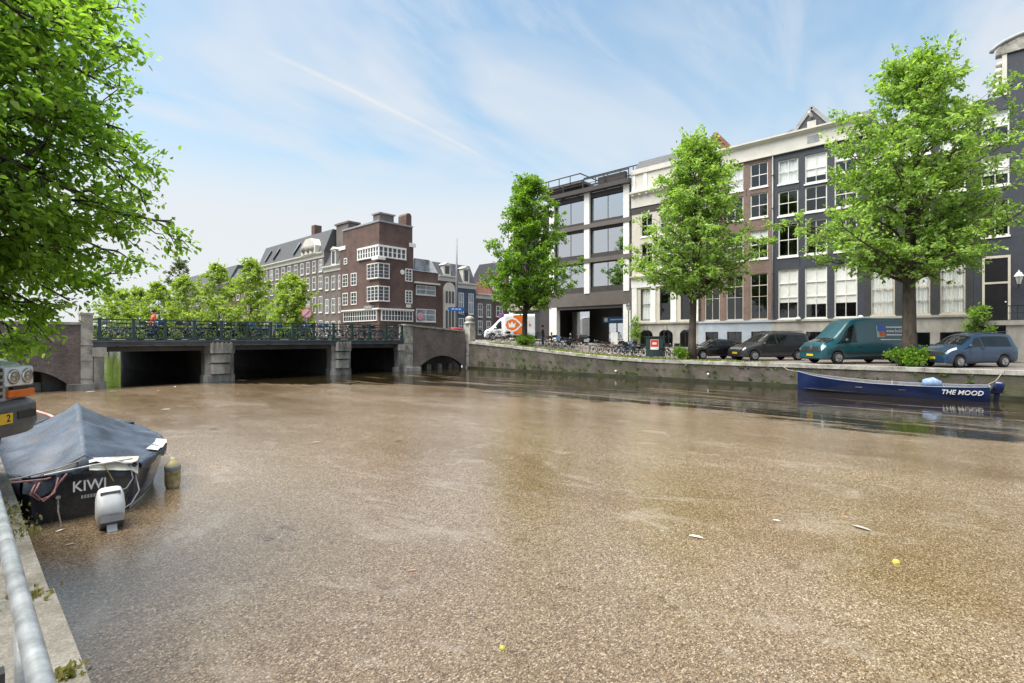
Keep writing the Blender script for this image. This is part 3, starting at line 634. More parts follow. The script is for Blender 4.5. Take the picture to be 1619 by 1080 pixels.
# door
x0, x1 = xl(.05), xl(-1.24)
q = MB(); q.box(x0, x0 + .12, -.06, .02, 3.85, 7.85); q.box(x1 - .12, x1, -.06, .02, 3.85, 7.85); q.box(x0 + .12, x1 - .12, -.06, .02, 7.7, 7.85); q.box(x0 + .12, x1 - .12, -.06, .02, 6.1, 6.22); fr = q.build('door_frame', m_cream, h_neck)
q = MB(); q.box(x0 + .12, x1 - .12, -.03, .01, 6.22, 7.7); q.build('transom_light', m_black, fr)
q = MB(); q.box(x0 + .12, x1 - .12, -.035, .008, 3.85, 6.1); dr = q.build('door', m_black, h_neck)
for a, b, c, d_ in ((.22, .58, 4.1, 4.8), (.7, 1.06, 4.1, 4.8), (.22, .58, 5.0, 5.9), (.7, 1.06, 5.0, 5.9)):
    q = MB(); q.box(x0 + a, x0 + b, -.05, -.034, c, d_); q.build('door_panel', m_black, dr)
q = MB(); q.lathe([(.01, 0), (.05, .02), (.05, .05), (.01, .07)], (x1 - .22, -.10, 4.95), 8, 'y'); q.build('handle', m_cornice, dr)
# stoop: a landing on a stone base, steps at its far end, and an iron rail
st = thing('stone_stoop', 'grey stone stoop with iron rail in front of the tall black door', 'stoop', (44, uL, 0), -math.pi / 2)
q = MB(); q.box(-.05, 2.6, -1.35, -.11, 3.5, 3.78); q.build('landing', m_grey_plinth, st)
for a_, b_ in ((-.05, .12), (1.45, 2.6)): q = MB(); q.box(a_, b_, -1.25, -.11, ZF - .1, 3.5); q.build('stoop_base', m_grey_plinth, st)
for k in range(8):
    q = MB(); q.box(2.6 + k * .28, 2.88 + k * .28, -1.3, -.11, ZF - .1, 3.5 - k * .26); q.build('step', m_grey_plinth, st)
q = MB(); q.box(.0, 2.6, -1.30, -1.26, 4.62, 4.67); q.box(0, 2.6, -1.29, -1.27, 4.2, 4.23)
for k in range(9): q.box(.0 + k * .32, .03 + k * .32, -1.295, -1.265, 3.78, 4.62)
q.build('iron_rail', m_black, st)
# ---- cream house beside the office
uL, W = 24.85, 6.55
C3 = [(uL - 23.91, uL - 22.70), (uL - 21.97, uL - 20.72), (uL - 19.96, uL - 18.75)]
R = []
for a, b in C3:
    R += [(a, b, 4.38, 7.35, dict(nx=1, nz=2, fm=m_frame, blind=.0, curtain=a < 1.2, sill=False)), (a, b, 9.3, 11.6, dict(nx=2, nz=2)), (a, b, 12.3, 14.3, dict(nx=2, nz=2))]
h_cream = house('cream plastered house with white pilasters between office and brown house', 44, uL, W, 1.5, 18.7, m_cream, 4.2, R, floors=(8.4, 12, 14.8))
q = wall_grid(0, W, 1.3, 4.05, [(a - .05, b + .05, 1.9, 3.5) for a, b in C3], -.06, .26); q.quad((0, -.06, 4.05), (W, -.06, 4.05), (W, .2, 4.05), (0, .2, 4.05)); pl = q.build('plinth', m_grey_plinth, h_cream, fix=False)
q = MB(); q.box(0, W, -.2, 0, 4.05, 4.2); q.build('plinth_band', m_grey_plinth, h_cream)
for a, b in C3:
    window(h_cream, a - .05, b + .05, 1.9, 3.5, y=.08, nx=3, nz=1, sill=False, split=False, fm=m_frame, fw=.05)
    xm = (a + b) / 2; q = MB(); n = 10; r1 = (b - a) / 2 + .05
    for i in range(n):
        t0, t1 = math.pi * i / n, math.pi * (i + 1) / n
        q.add([(xm + r1 * math.cos(t0), -.062, 3.0 + .5 * math.sin(t0)), (xm + r1 * math.cos(t1), -.062, 3.0 + .5 * math.sin(t1)), (xm + r1 * math.cos(t1), -.062, 3.52), (xm + r1 * math.cos(t0), -.062, 3.52)], [(0, 1, 2, 3)])
    q.build('arch_spandrel', m_grey_plinth, h_cream, fix=False)
    q = MB(); q.box(xm - .12, xm + .12, -.14, -.065, 3.45, 3.85); q.build('keystone', m_stoned, h_cream)
for x in (.05, 1.98, 3.98, 6.0):
    q = MB(); q.box(x, x + .52 if x < 5.9 else W - .02, -.10, 0, 4.2, 7.5); p = q.build('pilaster', m_white, h_cream); q = MB(); q.box(x - .03, (x + .55) if x < 5.9 else W, -.14, 0, 4.2, 4.4); q.build('pilaster_base', m_white, p)
q = MB(); q.box(0, W, -.12, 0, 7.5, 8.35); q.build('entablature', m_white, h_cream); q = MB(); q.prism([(-.42, 8.6), (-.42, 8.5), (-.13, 8.35), (0, 8.35), (0, 8.6)], 0, W, 'yz'); q.build('lower_cornice', m_cream, h_cream)
q = MB(); q.box(0, W, -.05, 0, 14.55, 15.15); q.build('dark_frieze', m_clad, h_cream)
q = MB(); q.box(0, W, -.12, 0, 15.15, 16.2); q.build('attic_band', m_cornice, h_cream)
q = MB(); q.prism([(-.5, 16.6), (-.5, 16.45), (-.13, 16.2), (0, 16.2), (0, 16.6)], 0, W, 'yz'); q.build('cornice', m_cornice, h_cream)
for k in range(9):
    q = MB(); q.box(.2 + k * .7, .42 + k * .7, -.40, -.12, 16.22, 16.42); q.build('modillion', m_cornice, h_cream)
q = MB(); q.box(0, W, -.08, 0, 16.6, 18.3); q.build('parapet', m_cornice, h_cream); q = MB(); q.box(-.001, W, -.22, .2, 18.3, 18.75); q.build('parapet_coping', m_cornice, h_cream)
for x in (.1, 1.3, 4.9, 5.9):
    q = MB(); q.box(x, x + .35, -.14, -.08, 16.6, 18.3); q.build('parapet_pier', m_white, h_cream)
q = MB(); q.prism([(.3, 18.75), (1.4, 20.0), (9, 20.0), (10, 18.75)], 0, W, 'yz'); q.build('mansard_roof', m_slate, h_cream)
q = MB(); q.box(4.4, 5.4, 1.2, 2.2, 20.0, 21.0); q.build('chimney', m_redb, h_cream)

# ---- office with white columns, and the shop wing on its far side
uL, W = 35.1, 10.2; ZG = 2.05
of = thing('office_building', 'modern office with white columns and broad glass bands', 'office', (44, uL, 0), -math.pi / 2)
cols = [(.2, .85), (4.78, 5.42), (9.36, 9.98)]; fl = [(7.94, 10.42), (11.34, 13.78), (14.69, 17.1)]
holes = [(cols[i][1], cols[i + 1][0], z0, z1) for i in range(2) for z0, z1 in fl]
q = wall_grid(0, W, 6.04, 17.6, holes, .15, .3); shell(q, 0, W, .15, 12, 6.04, 17.6); q.quad((0, .15, 6.04), (W, .15, 6.04), (W, 4.0, 6.04), (0, 4.0, 6.04)); q.build('wall', m_clad, of, fix=False)
q = MB(); q.box(0, W, -.02, .15, 6.04, 7.40); q.build('fascia_panel', m_clad2, of)
for a, b in cols:
    for z0, z1 in ((7.3, 10.45), (10.88, 13.97), (14.4, 17.62)):
        q = MB(); q.box(a, b, -.08, .2, z0, z1); q.build('column', m_white, of)
for z in (10.45, 13.97):
    q = MB(); q.box(.0, W, -.16, .16, z, z + .43); q.build('floor_band', m_clad2, of)
for z0, z1 in fl:
    for i in range(2):
        xa, xb = cols[i][1], cols[i + 1][0]; window(of, xa, xb, z0, z1, y=.35, nx=2, nz=1, fm=m_frame, fw=.06, bar=.06, sill=False, glass=m_glass_sky)
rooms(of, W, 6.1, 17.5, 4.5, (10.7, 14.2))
q = MB(); q.box(-.05, W + .05, -.55, .16, 17.62, 18.05); q.build('roof_edge', m_clad, of)
q = MB()
q.box(-.05, W + .05, -.55, -.47, 18.86, 18.96); q.box(-.05, W + .05, -.54, -.48, 18.45, 18.49)
for x in (-.03, 2.4, 4.9, 7.4, W - .05): q.box(x, x + .08, -.55, -.47, 18.05, 18.86)
q.build('terrace_rail', m_frame, of)
q = MB(); q.box(0, 9.2, 2.8, 11, 17.6, 19.5); ph = q.build('penthouse', m_clad, of)
for k in range(5):
    q = MB(); q.box(.3 + k * 1.8, 1.9 + k * 1.8, 2.76, 2.81, 17.9, 19.3); q.build('pane', m_glass_sky, ph)
q = MB(); q.box(-2.7, 3.3, 1.6, 9, 19.5, 19.75); q.build('penthouse_roof', m_clad2, ph); q = MB(); q.box(6.6, 9.7, -.3, .1, 17.9, 18.85); q.build('planter_screen', m_clad, of)
q = MB()
for x0, x1, z, y in ((-2.7, 3.2, 20.4, 1.5), (3.0, 16.5, 20.1, 2.4)):
    q.box(x0, x1, y, y + .08, z, z + .1); k = x0
    while k < x1: q.box(k, k + .07, y, y + .07, z - .85, z); k += 1.5
q.box(3.12, 3.2, 1.5, 7, 20.4, 20.5); q.build('upper_rail', m_frame, ph)
# recessed ground floor
for a, b in ((.15, 1.15), (9.3, 10.1)):
    q = MB(); q.box(a, b, .0, .6, ZG - .3, 6.04); q.build('ground_column', m_white, of)
q = MB(); q.box(0, .15, .1, 4, ZG - .3, 6.04); q.box(10.1, W, .1, 4, ZG - .3, 6.04); q.quad((0, 4, ZG - .3), (W, 4, ZG - .3), (W, 4, 6.04), (0, 4, 6.04)); q.build('recess_wall', m_clad, of)
q = MB(); q.box(0, W, .0, 4.0, ZG - .4, ZG + .06); q.build('recess_floor', m_conc, of)
q = MB(); q.box(1.15, 9.3, .1, .3, 5.72, 6.03); q.build('lintel', m_clad, of)
m_lampw = M('lamp_white', (.9, .9, .85), .4, .02)
for k in range(5):
    q = MB(); q.lathe([(.09, 0), (.09, .05)], (5.2 + k * .95, .55, 5.98), 10); q.build('downlight', m_lampw, of)
q = MB(); q.box(1.7, 3.9, 2.2, 2.28, ZG + .6, 5.6); w_ = q.build('display_window', m_glass_sky, of)
q = MB(); q.box(1.9, 3.2, 2.4, 2.44, 3.0, 4.9); q.build('poster', M('pale_poster', (.42, .55, .58), .6, .4, 1.2), w_)
m_sign = M('blue_banner', (.010, .15, .40), .5, .15, 2); m_signw = M('banner_white', (.75, .8, .85), .6, .05)
q = MB(); q.box(5.4, 10.0, 2.55, 2.70, 4.35, 4.95); bn = q.build('blue_banner', m_sign, of)
for a, b in ((5.55, 6.0), (8.9, 9.25)):
    q = MB(); q.lathe([(.01, 0), ((b - a) / 2, .005), ((b - a) / 2, .02)], ((a + b) / 2, 2.525, 4.65), 14, 'y'); q.build('banner_mark', m_signw, bn)
q = MB(); q.box(6.3, 8.6, 2.535, 2.549, 4.6, 4.72); q.build('banner_line', m_signw, bn)
for k in range(4):
    q = MB(); q.box(5.6 + k * 1.05, 6.5 + k * 1.05, 3.4, 3.46, ZG + .1, 4.3); q.build('glass_door', m_glass_sky, of)
q = MB(); q.box(7.3, 8.1, 1.0, 1.06, 2.0, 3.3); sb = q.build('notice_board', m_white, None); sb.matrix_world = of.matrix_basis.copy(); tag(sb, 'white notice board standing before the blue-bannered entrance', 'board')
# shop wing
uL2, W2 = 41.2, 6.08
sh = thing('shop_building', 'low shop wing with beige sign band next to the office', 'shop', (44, uL2, 0), -math.pi / 2)
R2 = [(.95, 4.8), (5.35, 6.0)]
holes = [(a, b, 7.6, 10.2) for a, b in R2] + [(a, b, 11.0, 13.6) for a, b in R2] + [(a, b, 14.4, 16.6) for a, b in R2] + [(.95, 4.8, 2.5, 5.7)]
q = wall_grid(0, W2, 2.1, 17.4, holes, .15, .25); shell(q, 0, W2, .15, 12, 2.1, 17.4); q.build('wall', m_clad, sh, fix=False)
for h in holes: window(sh, *h, y=.32, nx=3 if h[1] - h[0] > 2 else 1, nz=2, fm=m_frame, sill=False, glass=m_glass)
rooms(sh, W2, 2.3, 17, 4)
for a, b in ((.25, .92), (4.82, 5.33)):
    for z0, z1 in ((7.0, 10.4), (10.8, 13.9), (14.2, 17.2)):
        q = MB(); q.box(a, b, -.02, .2, z0, z1); q.build('column', m_white, sh)
q = MB(); q.box(.25, .95, -.02, .2, 2.1, 5.85); q.build('column', m_white, sh)
q = MB(); q.box(.1, 4.7, -.12, .15, 5.88, 7.05); sg = q.build('sign_band', m_beige, sh)
q = MB(); q.lathe([(.01, 0), (.2, .01), (.2, .05)], (1.35, -.16, 6.45), 14, 'y'); q.build('sign_mark', m_white, sg)
for k, wd in enumerate((.28, .26, .3, .26, .22, .3)):
    q = MB(); x = 1.75 + k * .42; q.box(x, x + wd, -.15, -.121, 6.28, 6.36); q.box(x, x + .07, -.15, -.121, 6.36, 6.62); q.box(x + wd - .06, x + wd, -.15, -.121, 6.36, 6.55); q.build('sign_letter', m_white, sg)

# ---- brick corner building across the bridge
CU, CV, ZT = 66.0, 42.6, 20.05
cb = thing('corner_building', 'tall purple brick corner building with white corner bay windows', 'building', (CV, CU, 0), 0)
# local x = across, y = along the canal; left face (x = 0 plane), right face (y = 0 plane)
Lw, Rw = 10.6, 6.0
def lp(x): return onv(x, 500, CV)[0] - CU
def rp(x): return onu(x, 500, CU)[0] - CV
q = MB(); q.box(0, Rw, 0, Lw, 1.5, ZT); q.build('wall', m_redb, cb)
q = MB(); q.box(-.12, Rw + .05, -.12, Lw, ZT, ZT + .25); q.build('parapet_coping', m_greyroof, cb)
q = MB(); q.box(-.10, Rw + .12, -.10, Lw + .6, 1.5, 17.2); q.build('lower_wall', m_redb, cb)
def bwin(side, a, b, z0, z1, nx, nz, proud=.16, fm=m_white, name='window', fw=.14, par=None):
    q = MB(); g_ = MB()
    def bx(B, s0, s1, d0, d1, z0_, z1_):
        if side == 'L': B.box(-d1, -d0, s0, s1, z0_, z1_)
        else: B.box(s0, s1, -d1, -d0, z0_, z1_)
    bx(q, a, a + fw, .10, proud, z0, z1); bx(q, b - fw, b, .10, proud, z0, z1); bx(q, a + fw, b - fw, .10, proud, z0, z0 + fw); bx(q, a + fw, b - fw, .10, proud, z1 - fw, z1)
    for i in range(1, nx):
        s = a + fw + (b - a - 2 * fw) * i / nx; bx(q, s - .05, s + .05, .10, proud - .02, z0 + fw, z1 - fw)
    for k in range(1, nz):
        z = z0 + fw + (z1 - z0 - 2 * fw) * k / nz; bx(q, a + fw, b - fw, .10, proud - .03, z - .035, z + .035)
    w = q.build(name, fm, cb if par is None else par)
    for i in range(nx):
        s0 = a + fw + (b - a - 2 * fw) * i / nx; s1 = a + fw + (b - a - 2 * fw) * (i + 1) / nx
        g2 = MB(); bx(g2, s0, s1, .10, .125 + (proud - .16), z0 + fw, z1 - fw); g2.build('pane', m_pane, w)
    return w
m_pane = M('dark_pane', (.03, .035, .045), .08, .3, .5, spec=.6)
m_panel = M('light_pane', (.20, .23, .26), .12, .6, .6, spec=.6)
for x0, x1 in ((543, 551), (556, 565)):
    for z0, z1 in ((8.0, 10.0), (11.0, 13.0)): bwin('L', lp(x1), lp(x0), z0, z1, 2, 3)
bwin('L', lp(550), lp(545), 14.6, 15.6, 1, 2)
for z0, z1 in ((8.35, 10.35), (11.75, 13.75)):
    bwin('R', rp(640), rp(651), z0 - .2, z1 - .2, 2, 4)
    # projecting corner bay
    q = MB(); q.box(-.52, 1.5, -.52, 2.6, z0 - .16, z0); q.box(-.52, 1.5, -.52, 2.6, z1, z1 + .14); by = q.build('corner_bay', m_white, cb)
    q = MB(); q.box(-.44, 1.4, -.44, 2.5, z0, z1); q.build('bay_glass', m_pane, by)
    def post(x, y, w=.11): p_ = MB(); p_.box(x - w / 2, x + w / 2, y - w / 2, y + w / 2, z0, z1); p_.build('mullion', m_white, by)
    for y in (-.45, .5, 1.5, 2.5): post(-.45, y)
    for x in (.45, 1.4): post(x, -.45)
    for k in range(1, 4):
        z = z0 + (z1 - z0) * k / 4; p_ = MB(); p_.box(-.47, 1.42, -.47, 2.52, z - .022, z + .022); p_.build('glazing_bar', m_white, by)
q = MB(); q.box(-.40, 4.6, -.40, 5.6, 14.75, 14.95); q.box(-.40, 4.6, -.40, 5.6, 16.3, 16.6); rb = q.build('ribbon_frame', m_white, cb)
q = MB(); q.box(-.28, 4.5, -.28, 5.5, 14.95, 16.3); q.build('ribbon_glass', m_pane, rb)
for y in np.linspace(-.3, 5.5, 9): p_ = MB(); p_.box(-.34, -.2, y - .13, y + .13, 14.95, 16.3); p_.build('mullion', m_white, rb)
for x in np.linspace(.5, 4.5, 6): p_ = MB(); p_.box(x - .12, x + .12, -.34, -.2, 14.95, 16.3); p_.build('mullion', m_white, rb)
q = MB(); q.box(-.32, 4.5, -.32, 5.5, 15.6, 15.68); q.build('glazing_bar', m_white, rb)
q = MB(); q.box(-.75, .6, -.75, .9, 14.35, 14.75); q.build('corner_bracket', m_white, cb)
bwin('L', .3, 9.9, 5.3, 7.0, 14, 2, .30); bwin('R', .2, 5.9, 5.3, 7.0, 10, 2, .30)
q = MB(); q.box(-.5, Rw, -.5, 10.3, 7.0, 7.2); q.build('canopy', m_white, cb)
q = MB(); q.box(-.6, .2, 1.2, 3.2, 7.2, 7.6); q.build('entrance_hood', m_greyroof, cb)
q = MB(); q.box(.6, 3.1, .8, 2.6, ZT + .25, 21.5); c1 = q.build('roof_house', m_greyb, cb); q = MB(); q.box(.4, 3.3, .6, 2.8, 21.5, 21.7); q.build('roof_house_lid', m_greyroof, c1)
q = MB(); q.box(4.9, 5.9, .1, 2.2, ZT + .25, 21.9); q.prism([(4.9, 21.9), (5.9, 21.9), (5.65, 22.25), (5.15, 22.25)], .1, 2.2, 'xz'); q.build('chimney', m_redb, cb)
q = MB(); q.lathe([(.01, 0), (.38, .02), (.38, .1)], (4.0, -.22, 12.9), 14, 'y'); q.build('round_sign', m_white, cb)
q = MB(); q.box(5.3, Rw + .5, -.25, -.1, 17.0, 17.6); q.build('stone_shoulder', m_white, cb); q = MB(); q.box(-.25, -.1, Lw - 1.2, Lw + .8, 17.0, 17.6); q.build('stone_shoulder', m_white, cb)
q = MB(); q.box(4.7, 5.6, -.2, -.11, 7.5, 8.0); q.build('name_plate', m_cornice, cb)

# ---- houses along the canal beyond the corner building (fronts in the plane v = 43)
def far_house(label, v, u0, u1, ztop, wallm, ncol, rows_z, roofh, roofm, group='houses beyond the bridge', dorm=0, corn=True, pane=None, wfrac=.5, rz=-math.pi / 2, loc=None, name='row_house', hz=None):
    W = u1 - u0; t = thing(name, label, 'house', loc or (v, u1, 0), rz, group)
    q = MB(); q.box(0, W, 0, 9, 1.2, ztop); q.build('wall', wallm, t)
    for c in range(ncol):
        xa = W * (c + .5 - wfrac / 2) / ncol; xb = W * (c + .5 + wfrac / 2) / ncol
        for z0, z1 in rows_z:
            f = MB(); e = .11; f.box(xa, xa + e, -.07, 0, z0, z1); f.box(xb - e, xb, -.07, 0, z0, z1); f.box(xa + e, xb - e, -.07, 0, z1 - e, z1); f.box(xa + e, xb - e, -.07, 0, z0, z0 + e); xm = (xa + xb) / 2; f.box(xm - .04, xm + .04, -.055, 0, z0 + e, z1 - e); zm = z0 + (z1 - z0) * .55; f.box(xa + e, xb - e, -.06, 0, zm - .05, zm + .05)
            w = f.build('window', m_white, t); p = MB(); p.box(xa + e, xb - e, -.03, 0, z0 + e, z1 - e); p.build('pane', pane or random.choice((m_pane, m_pane, m_panel)), w)
            s = MB(); s.box(xa - .06, xb + .06, -.12, 0, z0 - .14, z0 - .002); s.build('sill', m_cornice, w)
    if corn:
        q = MB(); q.prism([(-.5, ztop + .02), (-.5, ztop - .15), (-.1, ztop - .4), (-.1, ztop - .9), (0, ztop - .9), (0, ztop + .02)], 0, W, 'yz'); q.build('cornice', m_cornice, t)
    if roofh:
        q = MB(); q.prism([(-.1, ztop + .02), (1.6, ztop + roofh), (7.4, ztop + roofh), (9, ztop + .02)], 0, W, 'yz'); rf = q.build('roof', roofm, t)
        for k in range(dorm):
            x = W * (k + .5) / dorm; q = MB(); q.box(x - .75, x + .75, -.05, 1.8, ztop + .1, ztop + roofh * .75); q.prism([(x - .95, ztop + roofh * .75), (x + .95, ztop + roofh * .75), (x, ztop + roofh * .75 + .5)], -.2, 1.8, 'xz'); d = q.build('dormer', m_cornice, rf)
            q = MB(); q.box(x - .45, x + .45, -.08, -.04, ztop + .35, ztop + roofh * .68); q.build('pane', m_pane, d)
    return t
rz4 = [(4.6, 7.0), (8.0, 10.3), (11.3, 13.2)]
t1 = far_house('narrow grey brick house with dormer against the corner building', 43, 77.0, 83.6, 14.9, m_greyb, 3, [(3.2, 5.6), (7.0, 9.4), (10.9, 13.2)], 3.6, m_slate, dorm=1)
t2 = far_house('broad grey house with carved stone centre above its cornice', 43, 83.6, 93.0, 17.6, m_greyb, 4, [(3.2, 5.8), (7.2, 10), (11.3, 13.6), (14.3, 16.4)], 4.2, m_slate, dorm=0)
q = MB(); q.prism([(2.0, 17.6), (7.4, 17.6), (7.4, 19.0), (6.4, 19.9), (5.6, 20.4), (3.8, 20.4), (3.0, 19.9), (2.0, 19.0)], -.6, 1.0, 'xz'); q.build('carved_attic', m_cornice, t2)
for x in (3.0, 4.7, 6.3):
    q = MB(); q.lathe([(.05, 0), (.5, .3), (.6, .8), (.3, 1.3), (.05, 1.5)], (x, -.6, 17.9), 8); q.build('carving', m_stone, t2, True)
t3 = far_house('long dark fronted house with slate roof and skylights beyond the bridge', 43, 93.0, 112.0, 17.6, m_greyb, 7, [(3.2, 5.8), (7.2, 10), (11.3, 13.6), (14.3, 16.4)], 4.2, m_slate, dorm=0)
for x in (3, 7, 16):
    q = MB(); q.bar((x, .1, 18.6), (x + 1.2, 1.0, 20.8), 1.1, .1, up=(0, -1, 1)); q.build('skylight', m_panel, t3)
q = MB(); q.box(17.6, 18.9, 3, 4.4, 21.7, 24.2); q.build('chimney', m_redb, t3)
q = MB(); q.box(.5, 4.5, 2, 4, 18.5, 22.3); q.box(.2, 4.8, 1.8, 4.2, 22.3, 22.6); q.build('chimney', m_greyb, t1)
far_house('distant brick house with red chimneys half hidden by trees', 43, 112.0, 128.0, 15.8, m_redb, 5, [(3.2, 5.8), (7.2, 10), (11.3, 13.6)], 3.0, m_slate)
far_house('remote grey house at the end of the visible canal row', 43, 128.0, 170.0, 16.5, m_greyb, 10, [(3.2, 5.8), (7.2, 10), (11.3, 13.6)], 3.4, m_slate)
# ---- houses on the far side of the cross street (fronts face the bridge)
def cross(label, xa, xb, u, ztop, wallm, ncol, rows_z, roofh, roofm, **k):
    a, b = onu(xa, 500, u)[0], onu(xb, 500, u)[0]
    return far_house(label, 0, 0, b - a, ztop, wallm, ncol, rows_z, roofh, roofm, loc=(a, u, 0), rz=0, group='houses on the cross street', **k)
c1 = cross('low purple brick house with long window strips beside corner building', 653.5, 692, 66.2, 13.4, m_redb, 1, [(9.7, 11.2), (5.4, 7.4)], 2.2, m_greyroof, wfrac=.8, corn=False)
q = MB(); q.box(0, onu(692, 0, 66.2)[0] - onu(653.5, 0, 66.2)[0], -.7, 0, 11.4, 11.65); q.build('canopy', m_cornice, c1)
q = MB(); q.box(.3, 3.2, -.02, .2, 13.5, 15.4); q.build('glazed_dormer', m_panel, c1)
q = MB(); q.lathe([(.25, 0), (.6, .02), (.6, .1), (.25, .12)], (1.2, -.25, 6.2), 14, 'y'); q.build('round_sign', M('pink_sign', (.55, .28, .32), .6, .1), c1)
c2 = cross('slim brick house with cream arched bay on the cross street', 692, 721, 66.4, 13.2, m_redb, 1, [], 2.4, m_slate, dorm=1, corn=True)
wd = onu(721, 0, 66.4)[0] - onu(692, 0, 66.4)[0]
q = MB(); q.prism([(wd * .28, 3.5), (wd * .86, 3.5), (wd * .86, 10.8)] + [(wd * .57 + wd * .29 * math.cos(a), 10.8 + 1.3 * math.sin(a)) for a in [math.pi * k / 8 for k in range(1, 8)]] + [(wd * .28, 10.8)], -.45, 0, 'xz'); bay = q.build('bay', m_cream, c2)
for z0, z1 in ((4.2, 7.4), (8.6, 10.6)):
    for k in range(3):
        q = MB(); x = wd * (.33 + .17 * k); q.box(x, x + wd * .12, -.48, -.45, z0, z1); q.build('pane', m_pane, bay)
m_bluehouse = M('blue_house_paint', (.045, .075, .12), .6, .2, 1.5)
c3 = cross('blue painted narrow house with white dormer on the cross street', 721, 752, 66.6, 12.3, m_bluehouse, 2, [(3.2, 6.2), (7.0, 10.6)], 3.4, m_slate, dorm=1)
c4 = cross('small dark brick house behind the stone pillar on the cross street', 752, 779, 67.2, 10.8, m_greyb, 2, [(3.4, 5.9), (6.6, 9.0)], 2.4, m_tile)
c5 = cross('reddish brick house behind the white parcel van', 779, 800, 67.4, 12.6, m_redb, 1, [(3.4, 5.6), (6.8, 8.8), (9.8, 11.6)], 2.0, m_slate)
c6 = cross('dim brick house closing the cross street beside the shop wing', 800, 870, 67.6, 15.6, m_redb, 4, [(3.4, 5.6), (6.8, 8.8), (9.8, 11.6), (12.6, 14.4)], 2.0, m_slate)
# ================================================================ TREES
m_bark = M('elm_bark', (.085, .066, .050), .9, .4, 5, .6, col2=(.035, .028, .022), streak=.7)
m_barkd = M('dark_bark', (.045, .036, .030), .9, .4, 5, .6)
GREEN = [(.0, (.13, .235, .05)), (.35, (.22, .36, .08)), (.7, (.31, .46, .12)), (1.0, (.43, .57, .20))]
m_leaf = LEAF('young_elm_leaf', GREEN, .5)
m_leafn = LEAF('near_leaf', [(.0, (.10, .20, .028)), (.4, (.17, .31, .045)), (.75, (.26, .42, .07)), (1.0, (.36, .52, .13))], .70, .40)
m_leafd = LEAF('fresh_lime_leaf', [(.0, (.18, .27, .05)), (.4, (.27, .38, .075)), (.8, (.36, .47, .11)), (1.0, (.45, .55, .17))], .5)
def leaf_mesh(name, C, A, S, up, mat_, near=False, fold=.18):
    """C centres, A axis directions, S sizes -> one mesh of small folded leaves"""
    n = len(C); C = np.asarray(C); A = np.asarray(A); S = np.asarray(S)[:, None]
    A = A / (np.linalg.norm(A, axis=1, keepdims=True) + 1e-9)
    U = np.tile(np.array([0, 0, 1.0]), (n, 1)) * up + RNG.normal(0, .55, (n, 3))
    B = np.cross(U, A); B /= (np.linalg.norm(B, axis=1, keepdims=True) + 1e-9); Nn = np.cross(A, B)
    W = .62 if near else .62
    if near:
        P = [C, C + A * S * .32 + B * S * W * .44 + Nn * S * fold, C + A * S * .72 + B * S * W * .34 + Nn * S * fold * .8, C + A * S, C + A * S * .72 - B * S * W * .34 + Nn * S * fold * .8, C + A * S * .32 - B * S * W * .44 + Nn * S * fold]
        V = np.stack(P, 1).reshape(-1, 3); base = (np.arange(n) * 6)[:, None]
        Fc = np.concatenate([base + np.array([[0, 1, 2, 3]]), base + np.array([[0, 3, 4, 5]])], 0); k = 4
    else:
        P = [C, C + A * S * .5 + B * S * W * .5 + Nn * S * fold, C + A * S, C + A * S * .5 - B * S * W * .5 + Nn * S * fold]
        V = np.stack(P, 1).reshape(-1, 3); base = (np.arange(n) * 4)[:, None]
        Fc = np.concatenate([base + np.array([[0, 1, 2]]), base + np.array([[0, 2, 3]])], 0); k = 3
    me = bpy.data.meshes.new(name); me.vertices.add(len(V)); me.vertices.foreach_set('co', V.astype(np.float32).ravel())
    nf = len(Fc); me.loops.add(nf * k); me.loops.foreach_set('vertex_index', Fc.astype(np.int32).ravel()); me.polygons.add(nf)
    me.polygons.foreach_set('loop_start', (np.arange(nf) * k).astype(np.int32)); me.materials.append(mat_); me.update(calc_edges=True); me.validate()
    return me
def bez(a, b, sag, n=6, wob=.0):
    a, b = np.array(a, float), np.array(b, float); m = (a + b) / 2 + np.array([0, 0, sag]); out = []
    for i in range(n + 1):
        t = i / n; p = (1 - t) ** 2 * a + 2 * t * (1 - t) * m + t * t * b
        if 0 < i < n: p = p + RNG.normal(0, wob, 3)
        out.append(p)
    return out
